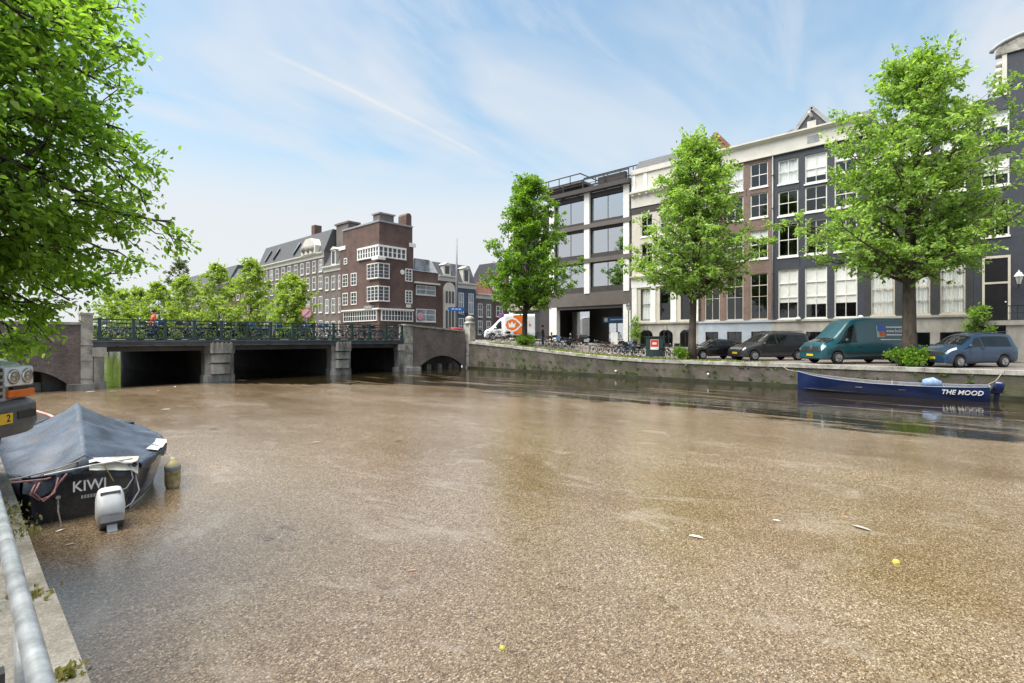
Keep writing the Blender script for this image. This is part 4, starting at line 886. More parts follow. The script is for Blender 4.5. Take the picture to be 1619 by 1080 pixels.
def make_tree(name, label, base, trunk, limbs, leafmat, barkm, nsub=9, nleaf=26, leaf=.17, sublen=1.5, group=None, near=False, spread=.30, flat=.55, ntw=3, droop=.0, sides=7):
    """trunk: list of (x,y,z,r); limbs: list of (start xyz, end xyz, r, sag)"""
    t = thing(name, label, 'tree', base, 0, group)
    tb = MB(); tb.tube([p[:3] for p in trunk], [p[3] for p in trunk], sides + 3); tr = tb.build('trunk', barkm, t, True, fix=False)
    C, A, S = [], [], []
    for (s, e, r, sag) in limbs:
        s, e = np.array(s, float), np.array(e, float); pts = bez(s, e, sag, 7, .06 * np.linalg.norm(e - s) / 4); L_ = np.linalg.norm(e - s)
        lm = MB(); lm.tube([tuple(p) for p in pts], [max(.012, r * (1 - .85 * i / 7)) for i in range(8)], sides, cap=False)
        main = (e - s) / (L_ + 1e-9); twigs = MB()
        for k in range(nsub):
            f = .22 + .78 * (k + RNG.random()) / nsub; i = min(int(f * 7), 6); g = f * 7 - i; p = pts[i] * (1 - g) + pts[i + 1] * g
            dr = RNG.normal(0, 1, 3); dr[2] *= flat; dr -= main * dr.dot(main) * .6; dr /= np.linalg.norm(dr) + 1e-9
            dr = dr * .8 + main * (.55 if f < .9 else 1.0) + np.array([0, 0, .12 - droop]); dr /= np.linalg.norm(dr)
            ln = sublen * (1.15 - .55 * f) * RNG.uniform(.6, 1.2); q = p + dr * ln; sp = bez(p, q, .08 * ln - droop * .3 * ln, 4, .04)
            lm.tube([tuple(z) for z in sp], [max(.006, r * .28 * (1 - .8 * j / 4)) for j in range(5)], 4, cap=False)
            for j in range(ntw):
                ft = RNG.uniform(.15, 1.0); b0 = sp[min(int(ft * 4), 3)] * (1 - (ft * 4) % 1) + sp[min(int(ft * 4) + 1, 4)] * ((ft * 4) % 1)
                d2 = dr * .6 + RNG.normal(0, .6, 3) * np.array([1, 1, flat]); d2[2] -= droop; d2 /= np.linalg.norm(d2) + 1e-9
                l2 = ln * RNG.uniform(.25, .55)
                if near: lm.tube([tuple(b0), tuple(b0 + d2 * l2 * .5), tuple(b0 + d2 * l2 - np.array([0, 0, droop * l2 * .25]))], [.006, .004, .002], 3, cap=False)
                nl = max(1, int(nleaf / ntw)); ts = RNG.random(nl); pos = b0 + np.outer(ts, d2 * l2) + RNG.normal(0, spread * .35, (nl, 3)) * np.array([1, 1, .6])
                ax = d2 + RNG.normal(0, .7, (nl, 3)); ax[:, 2] -= .25; C.append(pos); A.append(ax); S.append(leaf * RNG.uniform(.45, 1.35, nl))
        lm.build('limb', barkm, tr, True, fix=False)
    me = leaf_mesh('crown', np.concatenate(C), np.concatenate(A), np.concatenate(S), 1.0, leafmat, near)
    o = link('crown', me, t); o['kind'] = 'stuff'
    return t, len(np.concatenate(C))
def street_tree(name, label, v, u, z0, zprof, trunk_r, lean=(0, 0), nlimb=44, seed=1, group=None, leafmat=None, leaf=.2, nsub=9, nleaf=30, fork=.55, barkm=None, cen=(0, 0), sub=1.5):
    global RNG; RNG = np.random.default_rng(seed)
    zt = zprof[-1][0]; zl = zprof[0][0]; H = zt - z0
    def rad(z):
        for (za, ra), (zb_, rb) in zip(zprof, zprof[1:]):
            if za <= z <= zb_: return ra + (rb - ra) * (z - za) / (zb_ - za)
        return .2
    trunk = []
    for i in range(13):
        f = i / 12; z = f * H * .93; w = .30 * (math.sin(f * 6 + seed) - math.sin(seed)) + cen[0] * f; w2 = .28 * math.cos(f * 5 + seed) * f + cen[1] * f
        r = trunk_r * (1.35 if i == 0 else (1.0 - .35 * min(1, f / fork) if f < fork else .65 * (1 - (f - fork) / (1 - fork)) + .03)); trunk.append((w, w2, z, r))
    def tp(z):
        f = max(0, min(1, z / (H * .93))) * 12; i = min(int(f), 11); g = f - i; return np.array([trunk[i][k] * (1 - g) + trunk[i + 1][k] * g for k in range(3)])
    limbs = []; ga = 2.39996
    for k in range(nlimb):
        f = (k + .5) / nlimb; z = zl + (zt - zl) * (f ** 1.15); R = rad(z) * RNG.uniform(.45, 1.14); a = k * ga + RNG.uniform(-.4, .4)
        zs = max(zl - z0 - 1.0, (z - z0) - R * RNG.uniform(.35, .75)); st = tp(zs); en = np.array([math.cos(a) * R + st[0], math.sin(a) * R + st[1], z - z0 + RNG.uniform(-.3, .3)])
        limbs.append((st, en, max(.03, trunk_r * .34 * (1 - .7 * f)), .35 * R * .3))
    limbs.append((tp(H * .8), np.array([cen[0], cen[1], H]), .04, 0))
    return make_tree(name, label, (v, u, z0), trunk, limbs, leafmat or m_leaf, barkm or m_bark, nsub, nleaf, leaf, sub, group)
def tv(x, v): return onv(x, 500, v)[0]
V_T = 34.0
counts = []
# the three elms on the far quay
counts.append(street_tree('elm_tree', 'large spreading elm on the quay between teal van and blue car', V_T, tv(1437, V_T), zst(3), [(6.6, 1.5), (7.4, 4.0), (9.0, 5.7), (11.0, 5.4), (13.0, 4.6), (14.6, 3.5), (16.0, 2.0), (17.2, .5)], .34, nlimb=80, seed=11, nsub=12, nleaf=44, leaf=.21, cen=(.2, -.2), sub=1.5)[1])
counts.append(street_tree('elm_tree', 'pyramid shaped bright green elm in front of the cream house', V_T, tv(1094, V_T), zst(tv(1094, V_T)), [(6.3, 1.6), (7.4, 4.2), (9.0, 4.6), (10.8, 3.9), (12.6, 2.9), (14.4, 1.6), (15.9, .4)], .27, nlimb=72, seed=5, nsub=11, nleaf=44, leaf=.21, cen=(0, .0), sub=1.35)[1])
counts.append(street_tree('elm_tree', 'darker green elm beside the white parcel van near the bridge', V_T, tv(830, V_T), zst(tv(830, V_T)), [(6.0, 1.2), (6.9, 3.9), (8.6, 4.6), (10.2, 4.1), (12.4, 3.0), (14.6, 1.9), (16.4, .5)], .25, nlimb=64, seed=23, nsub=11, nleaf=46, leaf=.23, barkm=m_barkd, leafmat=LEAF('mid_green_leaf', [(.0, (.075, .165, .018)), (.4, (.14, .27, .028)), (.8, (.21, .36, .045)), (1.0, (.30, .45, .09))], .5), cen=(.2, .1), sub=1.3)[1])
# young trees along the canal beyond the bridge
far_specs = [(465, 12.4, 3.3, 'round lime green tree in front of the grey house row'), (397, 16.4, 3.9, 'tall lime green tree where the slate-roofed row begins'), (343, 17.2, 4.6, 'broad lime green tree above the middle of the bridge'), (292, 16.6, 4.6, 'light green tree rising behind the bridge railing'),
             (252, 16.6, 4.9, 'yellow green tree above the bridge near the red jacket'), (222, 16.5, 5.2, 'soft green tree between the red jacket and the hanging leaves'), (196, 17.5, 5.6, 'distant green tree seen past the hanging leaves'), (172, 19.5, 6.5, 'farthest green tree above the end of the bridge')]
for i, (x, zt, r, lb) in enumerate(far_specs):
    uu = tv(x, V_T); z0 = zst(uu)
    counts.append(street_tree('lime_tree', lb, V_T, uu, z0, [(2.8, r * .7), (4.2, r * 1.05), (7.5, r * 1.2), (zt * .66, r * 1.0), (zt * .82, r * .55), (zt - 1.0, .4)], .2, nlimb=34, seed=40 + i, group='trees beyond the bridge', leafmat=m_leafd, leaf=.38 + .02 * i, nsub=10, nleaf=34, sub=1.5 + .1 * i)[1])
dk = LEAF('dull_far_leaf', [(.0, (.05, .085, .03)), (.5, (.09, .13, .045)), (1.0, (.15, .19, .08))], .4)
counts.append(street_tree('poplar_tree', 'greyish tall tree standing behind the lime trees', 52, tv(284, 52) * 1.0, 1.2, [(5, 2.0), (10, 5.5), (18, 6.0), (24, 4.0), (29, .6)], .3, nlimb=30, seed=71, leafmat=dk, leaf=.6, nsub=9, nleaf=26, sub=2.6)[1])
# the near tree whose boughs hang over the covered boat: trunk on the quay outside the picture
RNG = np.random.default_rng(3)
def wp(x, y, dist):      # a point at a given forward distance
    X = (x - CX) / F * dist; return np.array([X * CA + dist * SA, -X * SA + dist * CA, CZ + (HY - y) * dist / F])
TB = np.array([-2.6, 5.6, 1.14])
ends = [(140, 5, 6.4), (165, 70, 6.6), (150, 125, 6.0), (180, 140, 6.8), (195, 205, 7.0), (215, 250, 7.2), (190, 250, 6.0), (235, 310, 7.2), (272, 352, 7.2), (215, 345, 6.3), (150, 320, 5.6), (185, 405, 6.8), (150, 450, 6.9), (95, 400, 5.8), (110, 475, 6.6), (62, 500, 6.4), (20, 470, 6.0), (20, 520, 6.2), (60, 250, 5.2), (110, 180, 5.4), (60, 110, 5.2), (130, 60, 5.6), (40, 30, 5.0), (10, 180, 4.8), (10, 330, 5.0), (100, 300, 6.4), (140, 140, 6.8), (130, 200, 7.6), (150, 12, 6.6), (150, 62, 6.8), (120, 25, 7.4), (40, 495, 6.2), (92, 500, 6.6), (128, 462, 6.9), (10, 430, 6.0), (60, 440, 6.3), (140, 380, 6.6), (30, 390, 5.6), (-60, 60, 5.5), (-90, 220, 5.4), (-60, 380, 5.6), (90, 420, 7.4), (30, 260, 6.6), (70, 340, 6.2), (120, 250, 7.2), (30, 100, 6.4), (90, 20, 6.8)]
limbs = []
for (x, y, d_) in ends:
    e = wp(x, y, d_) - TB; zs = max(2.6, min(7.5, e[2] * .55 + 1.2)); s = np.array([.08 * zs / 3, -.02, zs]); mid = s + (e - s) * .35
    limbs.append((s, e, .05 + .012 * RNG.random(), .55 + .3 * RNG.random()))
for k in range(5):       # the rest of the crown, over the quay behind
    a = math.radians(110 + k * 22); R_ = RNG.uniform(2.5, 4.4); limbs.append((np.array([0, 0, 4.2 + .2 * k]), np.array([math.cos(a) * R_ - .5, math.sin(a) * R_, 4.5 + RNG.uniform(0, 5)]), .06, .5))
near_t, c = make_tree('quay_tree', 'leafy tree overhanging the canal above the covered boat', tuple(TB), [(0, 0, -.1, .30), (0, 0, .4, .24), (.03, 0, 2.0, .21), (.08, -.02, 4.0, .18), (.2, .05, 6.0, .13), (.3, .1, 8.2, .06)], limbs, m_leafn, m_barkd, 12, 100, .080, .80, None, True, .26, .8, 4, .22)
counts.append(c)
print('leaves', counts, sum(counts))
# low shrubs round the tree feet
def shrub(label, v, u, w, h, n, mat_, seed=1, name='shrub', leaf=.13):
    rg = np.random.default_rng(seed); t = thing(name, label, 'shrub', (v, u, zst(u)))
    st = MB(); C, A, S = [], [], []
    for k in range(26):
        a = rg.uniform(0, 6.28); r = rg.uniform(.2, 1) * w; e = np.array([math.cos(a) * r, math.sin(a) * r, h * rg.uniform(.35, 1) * (1 - .35 * (r / w) ** 2)]); st.tube([(e[0] * .2, e[1] * .2, 0), tuple(e * .6), tuple(e)], [.012, .009, .004], 4)
        m_ = n // 26; C.append(e + rg.normal(0, .13, (m_, 3)) * np.array([1, 1, .9])); A.append(rg.normal(0, 1, (m_, 3)) + np.array([0, 0, .4])); S.append(leaf * rg.uniform(.6, 1.3, m_))
    C = np.concatenate(C); C[:, 2] = np.maximum(C[:, 2], .03)
    st.build('stem', m_bark, t, fix=False); o = link('foliage', leaf_mesh('foliage', C, np.concatenate(A), np.concatenate(S), .6, mat_), t); o['kind'] = 'stuff'
m_shrub = LEAF('shrub_leaf', [(.0, (.06, .16, .012)), (.5, (.14, .27, .02)), (1.0, (.26, .42, .05))], .45)
p = (33.4, tv(1437, 33.4)); shrub('bright green shrub at the foot of the largest elm', p[0], p[1], .95, .95, 2600, m_shrub, 1)
p = (33.6, tv(831, 33.6)); shrub('clipped green shrub around the trunk beside the parcel van', p[0], p[1], .95, .80, 2000, m_shrub, 2)
p = (33.2, tv(1076, 33.2)); shrub('small yellow green shrub next to the black car', p[0], p[1], .45, .8, 900, m_shrub, 3)
p = (42.2, tv(1546, 42.2)); shrub('climbing green bush beside the stone stoop', 42.4, p[1], .7, 3.4, 1500, m_leaf, 4, leaf=.2)
p = (42.9, tv(1002, 42.9)); shrub('tall thin creeper between office column and cream house', 43.2, p[1], .4, 3.0, 700, m_leaf, 5, leaf=.2)
# unseen street behind the camera: it shades the quay and shows in the windows
for k, (u0, wd, zt, mt_) in enumerate(((-34, 9, 16, m_redb), (-25, 8, 18, m_brownb), (-17, 7, 15.5, m_greyb), (-10, 8, 17, m_darkb), (-2, 7.5, 16, m_redb), (5.5, 8, 18, m_brownb), (13.5, 9, 16, m_greyb))):
    far_house(('slate roofed house facing the near quay, ') + ('end of its row', 'warm brown with high cornice', 'low and grey brick', 'painted charcoal', 'purple brick beside charcoal one', 'tall warm brown beside purple one', 'grey brick closest to the bridge')[k], -15, u0, u0 + wd, zt, mt_, 3, [(2.6, 5.2), (6.2, 8.8), (9.8, 12), (12.8, 14.6)], 3, m_slate, loc=(-15, u0, 0), rz=math.pi / 2, group='houses on the near quay')
# ================================================================ VEHICLES
m_tyre = M('tyre_rubber', (.015, .015, .016), .85, .2, 6); m_rim = M('alloy_rim', (.45, .45, .46), .35, .15, 6, metal=.7)
m_plast = M('black_plastic', (.022, .022, .024), .6, .2, 5); m_chrome = M('chrome', (.6, .6, .6), .2, .05, 5, metal=1.0)
m_lens = M('headlamp_lens', (.66, .69, .72), .10, .10, 6, spec=.8); m_plate = M('yellow_plate', (.70, .45, .02), .5, .05); m_amber = M('amber_lens', (.70, .16, .02), .2, .1, 8); m_red = M('red_lens', (.35, .02, .02), .2, .1)
m_cglass = M('car_glass', (.012, .015, .015), .04, .4, 2.5, spec=.4, coat=.0); m_ink = M('plate_ink', (.02, .02, .02), .6, .05)
def paint(name, c, rough=.32): return M(name, c, rough, .10, 1.2, spec=.6, coat=.5)
def car(name, label, cat, loc, head, ST, bodym, wheels, wins, front, H=None, plate=None, mirror=None, clad=None, extra=None, scale=1.0, arch=1.18):
    """ST stations front to back: (x, zb, zs, zr, wb, wr). wins: list of (s0,s1,t0,t1,both,center). All metres, x forward."""
    t = thing(name, label, cat, (loc[0], loc[1], loc[2]), math.atan2(head[1], head[0])); t.scale = (scale,) * 3
    st = np.array(ST, float); n = len(st); per = 8; fine = []
    for i in range(n - 1):
        for k in range(per): fine.append(st[i] + (st[i + 1] - st[i]) * k / per)
    fine.append(st[-1]); fine = np.array(fine)
    for _ in range(3):
        f2 = fine.copy(); f2[1:-1] = .25 * fine[:-2] + .5 * fine[1:-1] + .25 * fine[2:]; fine = f2
    N_ = len(fine) - 1
    def sec(s, flat=False):
        f = max(0, min(1, s / (n - 1))) * N_; i = min(int(f), N_ - 1); g = f - i; x, zb, zs, zr, wb, wr = fine[i] * (1 - g) + fine[i + 1] * g
        if not flat:
            for (wx, r) in wheels:
                R = r * arch; dx = x - wx
                if abs(dx) < R: zb = max(zb, r + math.sqrt(R * R - dx * dx))
        zs = max(zs, zb + .02); zr = max(zr, zs + .01)
        rc = min(.16, (zr - zs) * .4); P3 = (wb * .985, zs); P6 = (wr, zr - rc)
        return x, [(wb * .94, zb), (wb * .99, zb + .25 * (zs - zb)), (wb, zb + .6 * (zs - zb)), P3, (P3[0] + (P6[0] - P3[0]) * .33, P3[1] + (P6[1] - P3[1]) * .33), (P3[0] + (P6[0] - P3[0]) * .68, P3[1] + (P6[1] - P3[1]) * .68), P6, (wr - rc * .55, zr - rc * .28), (wr * .62, zr - .02), (0, zr + .015)]
    def pt(s, tt, sd=1, off=0.0):
        def raw(s_, t_):
            x, p = sec(s_); t_ = max(0, min(9, t_)); i = min(int(t_), 8); g = t_ - i; return np.array([x, sd * (p[i][0] * (1 - g) + p[i + 1][0] * g), p[i][1] * (1 - g) + p[i + 1][1] * g])
        p = raw(s, tt)
        if off:
            a = raw(s + .04, tt) - raw(s - .04, tt); b = raw(s, min(9, tt + .05)) - raw(s, tt - .05); nn = np.cross(a, b); l = np.linalg.norm(nn)
            if l > 1e-9:
                nn /= l; ref = np.array([0, sd * p[1] * sd + sd * .001, .0]) + np.array([0, 0, p[2] - .5 * (fine[:, 3].max())]) + np.array([p[0] * .3, 0, 0])
                if nn.dot(ref) < 0: nn = -nn
                p = p + nn * off
        return p
    S_ = np.linspace(0, n - 1, (n - 1) * 9 + 1); T_ = np.linspace(0, 9, 19)
    q = MB(); q.grid([[tuple(pt(s, tt, 1)) for tt in T_] + [tuple(pt(s, tt, -1)) for tt in T_[::-1][1:]] for s in S_])
    for s in (0, n - 1):
        x, p = sec(s); pol = [(x, a, b) for a, b in p] + [(x, -a, b) for a, b in p[::-1][1:]]; q.quad(*pol)
    body = q.build('body', bodym, t, True)
    und = MB(); und.box(st[-1][0] + .15, st[0][0] - .15, -st[:, 4].max() * .86, st[:, 4].max() * .86, .24, .5); und.build('underside', m_plast, t)
    def patch(nm, s0, s1, t0, t1, mt_, sd=0, off=.006, ns=8, nt_=6, s0t=None, s1t=None, parent=None):
        sides = (1, -1) if sd == 2 else (sd,)
        for d in sides:
            q = MB(); rows = []
            for j in range(nt_ + 1):
                tt = t0 + (t1 - t0) * j / nt_; a = s0 + ((s0t if s0t is not None else s0) - s0) * j / nt_; b = s1 + ((s1t if s1t is not None else s1) - s1) * j / nt_
                if d == 0:  # across the centre
                    pass
                rows.append([tuple(pt(a + (b - a) * i / ns, tt, d if d else 1, off)) for i in range(ns + 1)])
            q.grid(rows); o = q.build(nm, mt_, parent or t, True, fix=False)
        return o
    def centre(nm, s0, s1, t0, mt_, off=.006, ns=8, parent=None):
        q = MB(); tt = list(np.linspace(t0, 9, 6)); q.grid([[tuple(pt(s, z, 1, off)) for z in tt] + [tuple(pt(s, z, -1, off)) for z in tt[::-1][1:]] for s in np.linspace(s0, s1, ns)]); return q.build(nm, mt_, parent or t, True, fix=False)
    for w in wins[:1]:
        for sm in ((w[0] + .15), w[1] + .07): patch('door_seam', sm, sm + .028, .5, 5.9, m_plast, 2, .003, 1, 10)
    patch('sill_trim', 2.2, n - 2.0, .02, .45, m_plast, 2, .004, 40, 2)
    for w in wins: patch('side_window', w[0], w[1], w[2], w[3], m_cglass, 2, .006, 8, 6, w[4] if len(w) > 4 else None, w[5] if len(w) > 5 else None)
    for (wx, r) in wheels:
        hw = np.interp(-wx, -st[:, 0], st[:, 4])
        for sd in (1, -1):
            q = MB(); y = sd * (hw - .11); q.lathe([(r * .55, -.10), (r * .93, -.11), (r, -.07), (r, .07), (r * .93, .11), (r * .55, .10)], (wx, y, r), 24, 'y'); wh = q.build('wheel', m_tyre, t, True)
            q = MB(); yo = y + sd * .105; q.lathe([(r * .62, -.01), (r * .62, .012), (r * .54, .0)], (wx, yo, r), 20, 'y')
            for k in range(7):
                a = 2 * math.pi * k / 7; q.bar((wx, yo, r), (wx + r * .58 * math.cos(a), yo, r + r * .58 * math.sin(a)), .02, .085 * r / .32, up=(0, 1, 0))
            q.lathe([(.01, -.02), (r * .2, -.015), (r * .2, .018), (.01, .024)], (wx, yo, r), 12, 'y'); q.build('rim', m_rim, wh)
    if mirror:
        for sd in (1, -1):
            q = MB(); x, y, z = mirror; q.lathe([(.02, -.10), (.085, -.06), (.095, .03), (.03, .10)], (x, sd * y, z), 8, 'z'); q.bar((x, sd * (y - .15), z - .06), (x, sd * y, z - .03), .05, .04); q.build('wing_mirror', bodym if bodym is not None else m_plast, t, True)
    if plate:
        x, z = plate; q = MB(); q.box(x, x + .012, -.26, .26, z - .06, z + .06); pl = q.build('number_plate', m_plate, t)
        q = MB(); q.box(x - .02, x - .001, -.30, .30, z - .09, z + .09); q.build('plate_holder', m_plast, t)
    front(t, patch, centre, pt, body)
    return t
HD = (-.78, .62)
def fpos(px, py_, v):     # ground spot on the street
    u = tv(px, v); return v, u, zst(u)
def fr_van(badge):
    def f(t, patch, centre, pt, body):
        centre('windscreen', 2.15, 2.95, 6.4, m_cglass)
        patch('headlight', .55, 1.25, 3.6, 6.6, m_lens, 2, .012, 6, 5, .8, 1.5)
        centre('grille', .50, .95, 7.6, m_plast, .012)
        centre('bumper', .02, .42, 4.0, m_plast, .018)
        if badge:
            q = MB(); p = pt(.75, 9, 1, .03); q.lathe([(.10, -.012), (.12, 0), (.10, .012)], tuple(p), 14, 'x'); q.build('badge', m_chrome, t)
    return f
# --- teal van
teal = paint('teal_van_paint', (.006, .070, .090), .32)
ST = [(2.95, .32, .62, .70, .80, .78), (2.90, .28, .80, 1.00, .92, .82), (2.70, .26, 1.0, 1.22, .985, .80), (2.05, .26, 1.12, 1.46, .99, .80), (1.05, .30, 1.15, 2.48, .99, .76), (.60, .34, 1.15, 2.62, .99, .78), (-1.0, .36, 1.15, 2.66, .99, .80), (-2.75, .40, 1.15, 2.64, .99, .80), (-2.95, .42, 1.15, 2.55, .97, .78)]
def van_front(t, patch, centre, pt, body):
    fr_van(True)(t, patch, centre, pt, body)
    # side lettering of the van, on its left flank
    y = 1.0; lg = M('logo_green', (.35, .55, .40), .5, .2); lb = M('logo_blue', (.05, .12, .45), .5, .2); lo = M('logo_orange', (.60, .14, .04), .5, .2); tw = M('letter_white', (.8, .82, .84), .5, .05)
    def side(nm, x0, x1, z0, z1, mt_, o):
        q = MB()
        def yy(z): return np.interp(z, [1.15, 2.5], [.985, .80]) + o
        q.quad((x0, yy(z0), z0), (x1, yy(z0), z0), (x1, yy(z1), z1), (x0, yy(z1), z1)); return q.build(nm, mt_, body, fix=False)
    side('logo', -.55, -1.05, 1.52, 2.18, lg, .008); side('logo', -.62, -1.10, 1.85, 2.24, lb, .012); side('logo', -.72, -1.10, 1.56, 1.86, lo, .014)
    side('lettering_line', -1.18, -2.7, 2.06, 2.13, tw, .010); side('lettering_line', -1.18, -2.7, 1.62, 1.69, tw, .010); side('lettering_line', -.75, -2.4, 1.36, 1.40, tw, .010)
    text('lettering', 'www.hokken.nl', .27, tw, body, (-1.95, .93, 1.87), (-1, 0, 0), (0, -.14, 1), .004, sx=.95)
    q = MB(); q.box(.45, .75, .99, 1.01, .95, 1.0); q.build('door_handle', m_plast, t)
    q = MB(); q.box(-2.3, 1.6, .975, 1.005, .62, .70); q.build('side_moulding', m_plast, t)
vx = 34.9; car('teal_van', 'teal panel van with white web lettering beside the largest elm', 'van', (35.8, tv(1352, 35.8), zst(6)), HD, ST, teal, [(1.95, .35), (-1.75, .35)], [(2.9, 4.6, 3.15, 5.6, 3.7, 4.55)], van_front, plate=(2.965, .50), mirror=(1.55, 1.13, 1.35))
# --- grey minivan
grey = paint('dark_grey_paint', (.030, .029, .033), .3)
ST = [(2.40, .30, .52, .58, .74, .70), (2.36, .24, .66, .76, .86, .78), (2.15, .22, .80, .92, .92, .80), (1.45, .22, .98, 1.12, .94, .76), (.45, .24, 1.05, 1.80, .94, .70), (.0, .26, 1.05, 1.88, .94, .71), (-1.2, .27, 1.05, 1.90, .94, .72), (-2.25, .30, 1.05, 1.86, .93, .70), (-2.45, .36, 1.02, 1.60, .90, .68)]
def mv_front(t, patch, centre, pt, body):
    centre('windscreen', 3.12, 3.92, 6.4, m_cglass); patch('headlight', .85, 1.85, 3.5, 6.4, m_lens, 2, .012, 6, 5, 1.2, 2.0); centre('grille', .85, 1.6, 7.4, m_chrome, .010); centre('lower_grille', .15, .5, 6.6, m_plast, .014)
    q = MB(); q.box(-2.1, .1, .60, .64, 1.90, 1.94); q.box(-2.1, .1, -.64, -.60, 1.90, 1.94); q.build('roof_rail', m_frame, t)
    q = MB(); q.box(-.2, .05, .935, .955, 1.0, 1.05); q.build('door_handle', m_plast, t)
car('minivan', 'dark grey minivan parked between black car and teal van', 'van', (36.6, tv(1214, 36.6), zst(11)), HD, ST, grey, [(1.55, .33), (-1.55, .33)], [(3.3, 4.9, 3.2, 5.8, 4.15, 4.85), (5.05, 7.0, 3.2, 5.8, 5.0, 6.9)], mv_front, plate=(2.40, .50), mirror=(.95, 1.05, 1.1))
# --- blue people carrier
blue = paint('steel_blue_paint', (.006, .036, .085), .28)
ST = [(2.15, .30, .52, .60, .72, .66), (2.10, .22, .70, .82, .86, .76), (1.85, .20, .84, .98, .90, .78), (1.25, .20, .98, 1.14, .905, .74), (.35, .22, 1.04, 1.70, .905, .66), (-.1, .24, 1.04, 1.80, .905, .67), (-1.1, .25, 1.04, 1.82, .905, .68), (-2.0, .28, 1.04, 1.78, .90, .67), (-2.2, .34, 1.0, 1.45, .87, .64)]
def bl_front(t, patch, centre, pt, body):
    centre('windscreen', 3.12, 3.95, 6.4, m_cglass); patch('headlight', 1.15, 2.55, 3.7, 6.5, m_lens, 2, .012, 6, 5, 1.4, 2.7); centre('grille', .95, 1.3, 6.8, m_chrome, .012); centre('grille', .55, .85, 6.8, m_plast, .012); centre('lower_grille', .1, .45, 6.8, m_plast, .014)
    q = MB(); q.box(-1.9, .0, .56, .60, 1.83, 1.88); q.box(-1.9, .0, -.60, -.56, 1.83, 1.88); q.build('roof_rail', m_frame, t)
    for sd in (1, -1):
        q = MB(); q.box(-.1, .12, sd * .905 - .01, sd * .905 + .02, .98, 1.03); q.build('door_handle', m_plast, t); q = MB(); q.lathe([(.01, 0), (.07, .01), (.05, .04)], (2.05, sd * .62, .42), 10, 'x'); q.build('fog_lamp', m_lens, t)
car('blue_car', 'steel blue people carrier with roof rails in front of the stoop', 'car', (34.9, tv(1526, 34.9), zst(1)), HD, ST, blue, [(1.35, .31), (-1.35, .31)], [(3.35, 4.75, 3.2, 5.8, 4.15, 4.7), (4.95, 6.75, 3.2, 5.8, 4.9, 6.7)], bl_front, plate=(2.15, .50), mirror=(.9, 1.02, 1.12), scale=.96)
# --- low black car
blk = paint('black_car_paint', (.010, .010, .012), .25)
ST = [(2.0, .30, .46, .52, .66, .60), (1.95, .22, .58, .66, .80, .70), (1.65, .20, .70, .78, .84, .72), (.95, .20, .84, .92, .85, .70), (.25, .22, .88, 1.34, .85, .56), (-.2, .24, .88, 1.42, .85, .57), (-1.0, .25, .90, 1.38, .85, .56), (-1.7, .28, .90, 1.05, .84, .60), (-1.95, .36, .82, .90, .80, .6)]
def bk_front(t, patch, centre, pt, body):
    centre('windscreen', 3.12, 3.9, 6.4, m_cglass); patch('headlight', .9, 2.0, 3.8, 6.5, m_lens, 2, .012, 6, 5, 1.2, 2.1); centre('grille', .35, .75, 7.0, m_plast, .012); centre('rear_screen', 6.1, 6.8, 6.5, m_cglass)
car('black_car', 'low black car between yellow green shrub and dark minivan', 'car', (36.2, tv(1128, 36.2), zst(15)), HD, ST, blk, [(1.25, .30), (-1.2, .30)], [(3.4, 4.8, 3.3, 5.8, 4.1, 4.75), (4.95, 6.2, 3.3, 5.8, 4.9, 6.0)], bk_front, plate=(2.0, .44), mirror=(.7, .95, .95))
# --- white and orange parcel van
wht = paint('parcel_van_white', (.72, .73, .75), .4); org = M('parcel_orange', (.75, .17, .02), .45, .05)
ST = [(2.75, .34, .60, .66, .78, .74), (2.70, .28, .78, .92, .90, .80), (2.50, .26, .95, 1.12, .97, .80), (1.95, .26, 1.10, 1.40, .98, .80), (1.05, .30, 1.15, 2.32, .98, .76), (.65, .34, 1.15, 2.48, .98, .80), (.60, .40, 1.15, 2.78, 1.04, 1.02), (-2.6, .45, 1.15, 2.80, 1.04, 1.02), (-2.65, .45, 1.15, 2.78, 1.03, 1.0)]
def pv_front(t, patch, centre, pt, body):
    fr_van(False)(t, patch, centre, pt, body)
    q = MB(); q.quad((-.35, 1.052, .62), (-1.75, 1.052, .62), (-1.75, 1.045, 2.66), (-.35, 1.045, 2.66)); q.build('orange_panel', org, body, fix=False)
    ring = [(-.45, .95), (-.05, 1.62), (-.45, 2.30), (-.62, 2.4), (-1.2, 2.05), (-1.42, 1.62), (-1.2, 1.2), (-.62, .86)]
    wq = MB(); wq.prism([(a, b) for a, b in [(-.25, .85), (.45, 1.1), (.62, 1.62), (.45, 2.15), (-.25, 2.42), (-.75, 2.2), (-1.30, 1.62), (-.75, 1.05)]], 1.055, 1.062, 'xz'); wq.build('white_shield', M('letter_white', (.8, .82, .84), .5, .05), body)
    wq = MB(); wq.prism([(a, b) for a, b in [(-.22, 1.0), (.33, 1.22), (.46, 1.62), (.33, 2.02), (-.22, 2.25), (-.62, 2.08), (-1.08, 1.62), (-.62, 1.18)]], 1.064, 1.070, 'xz'); wq.build('orange_shield', org, body)
    wq = MB(); wq.prism([(.12, 1.35), (-.5, 1.35), (-.6, 1.9), (-.38, 1.66), (-.2, 1.98), (-.02, 1.66), (.2, 1.9)], 1.072, 1.076, 'xz'); wq.build('crown_mark', M('letter_white', (.8, .82, .84), .5, .05), body)
    wq = MB(); wq.prism([(-2.0, 1.45), (-2.25, 1.62), (-2.0, 1.82)], 1.055, 1.06, 'xz'); wq.build('orange_mark', org, body)
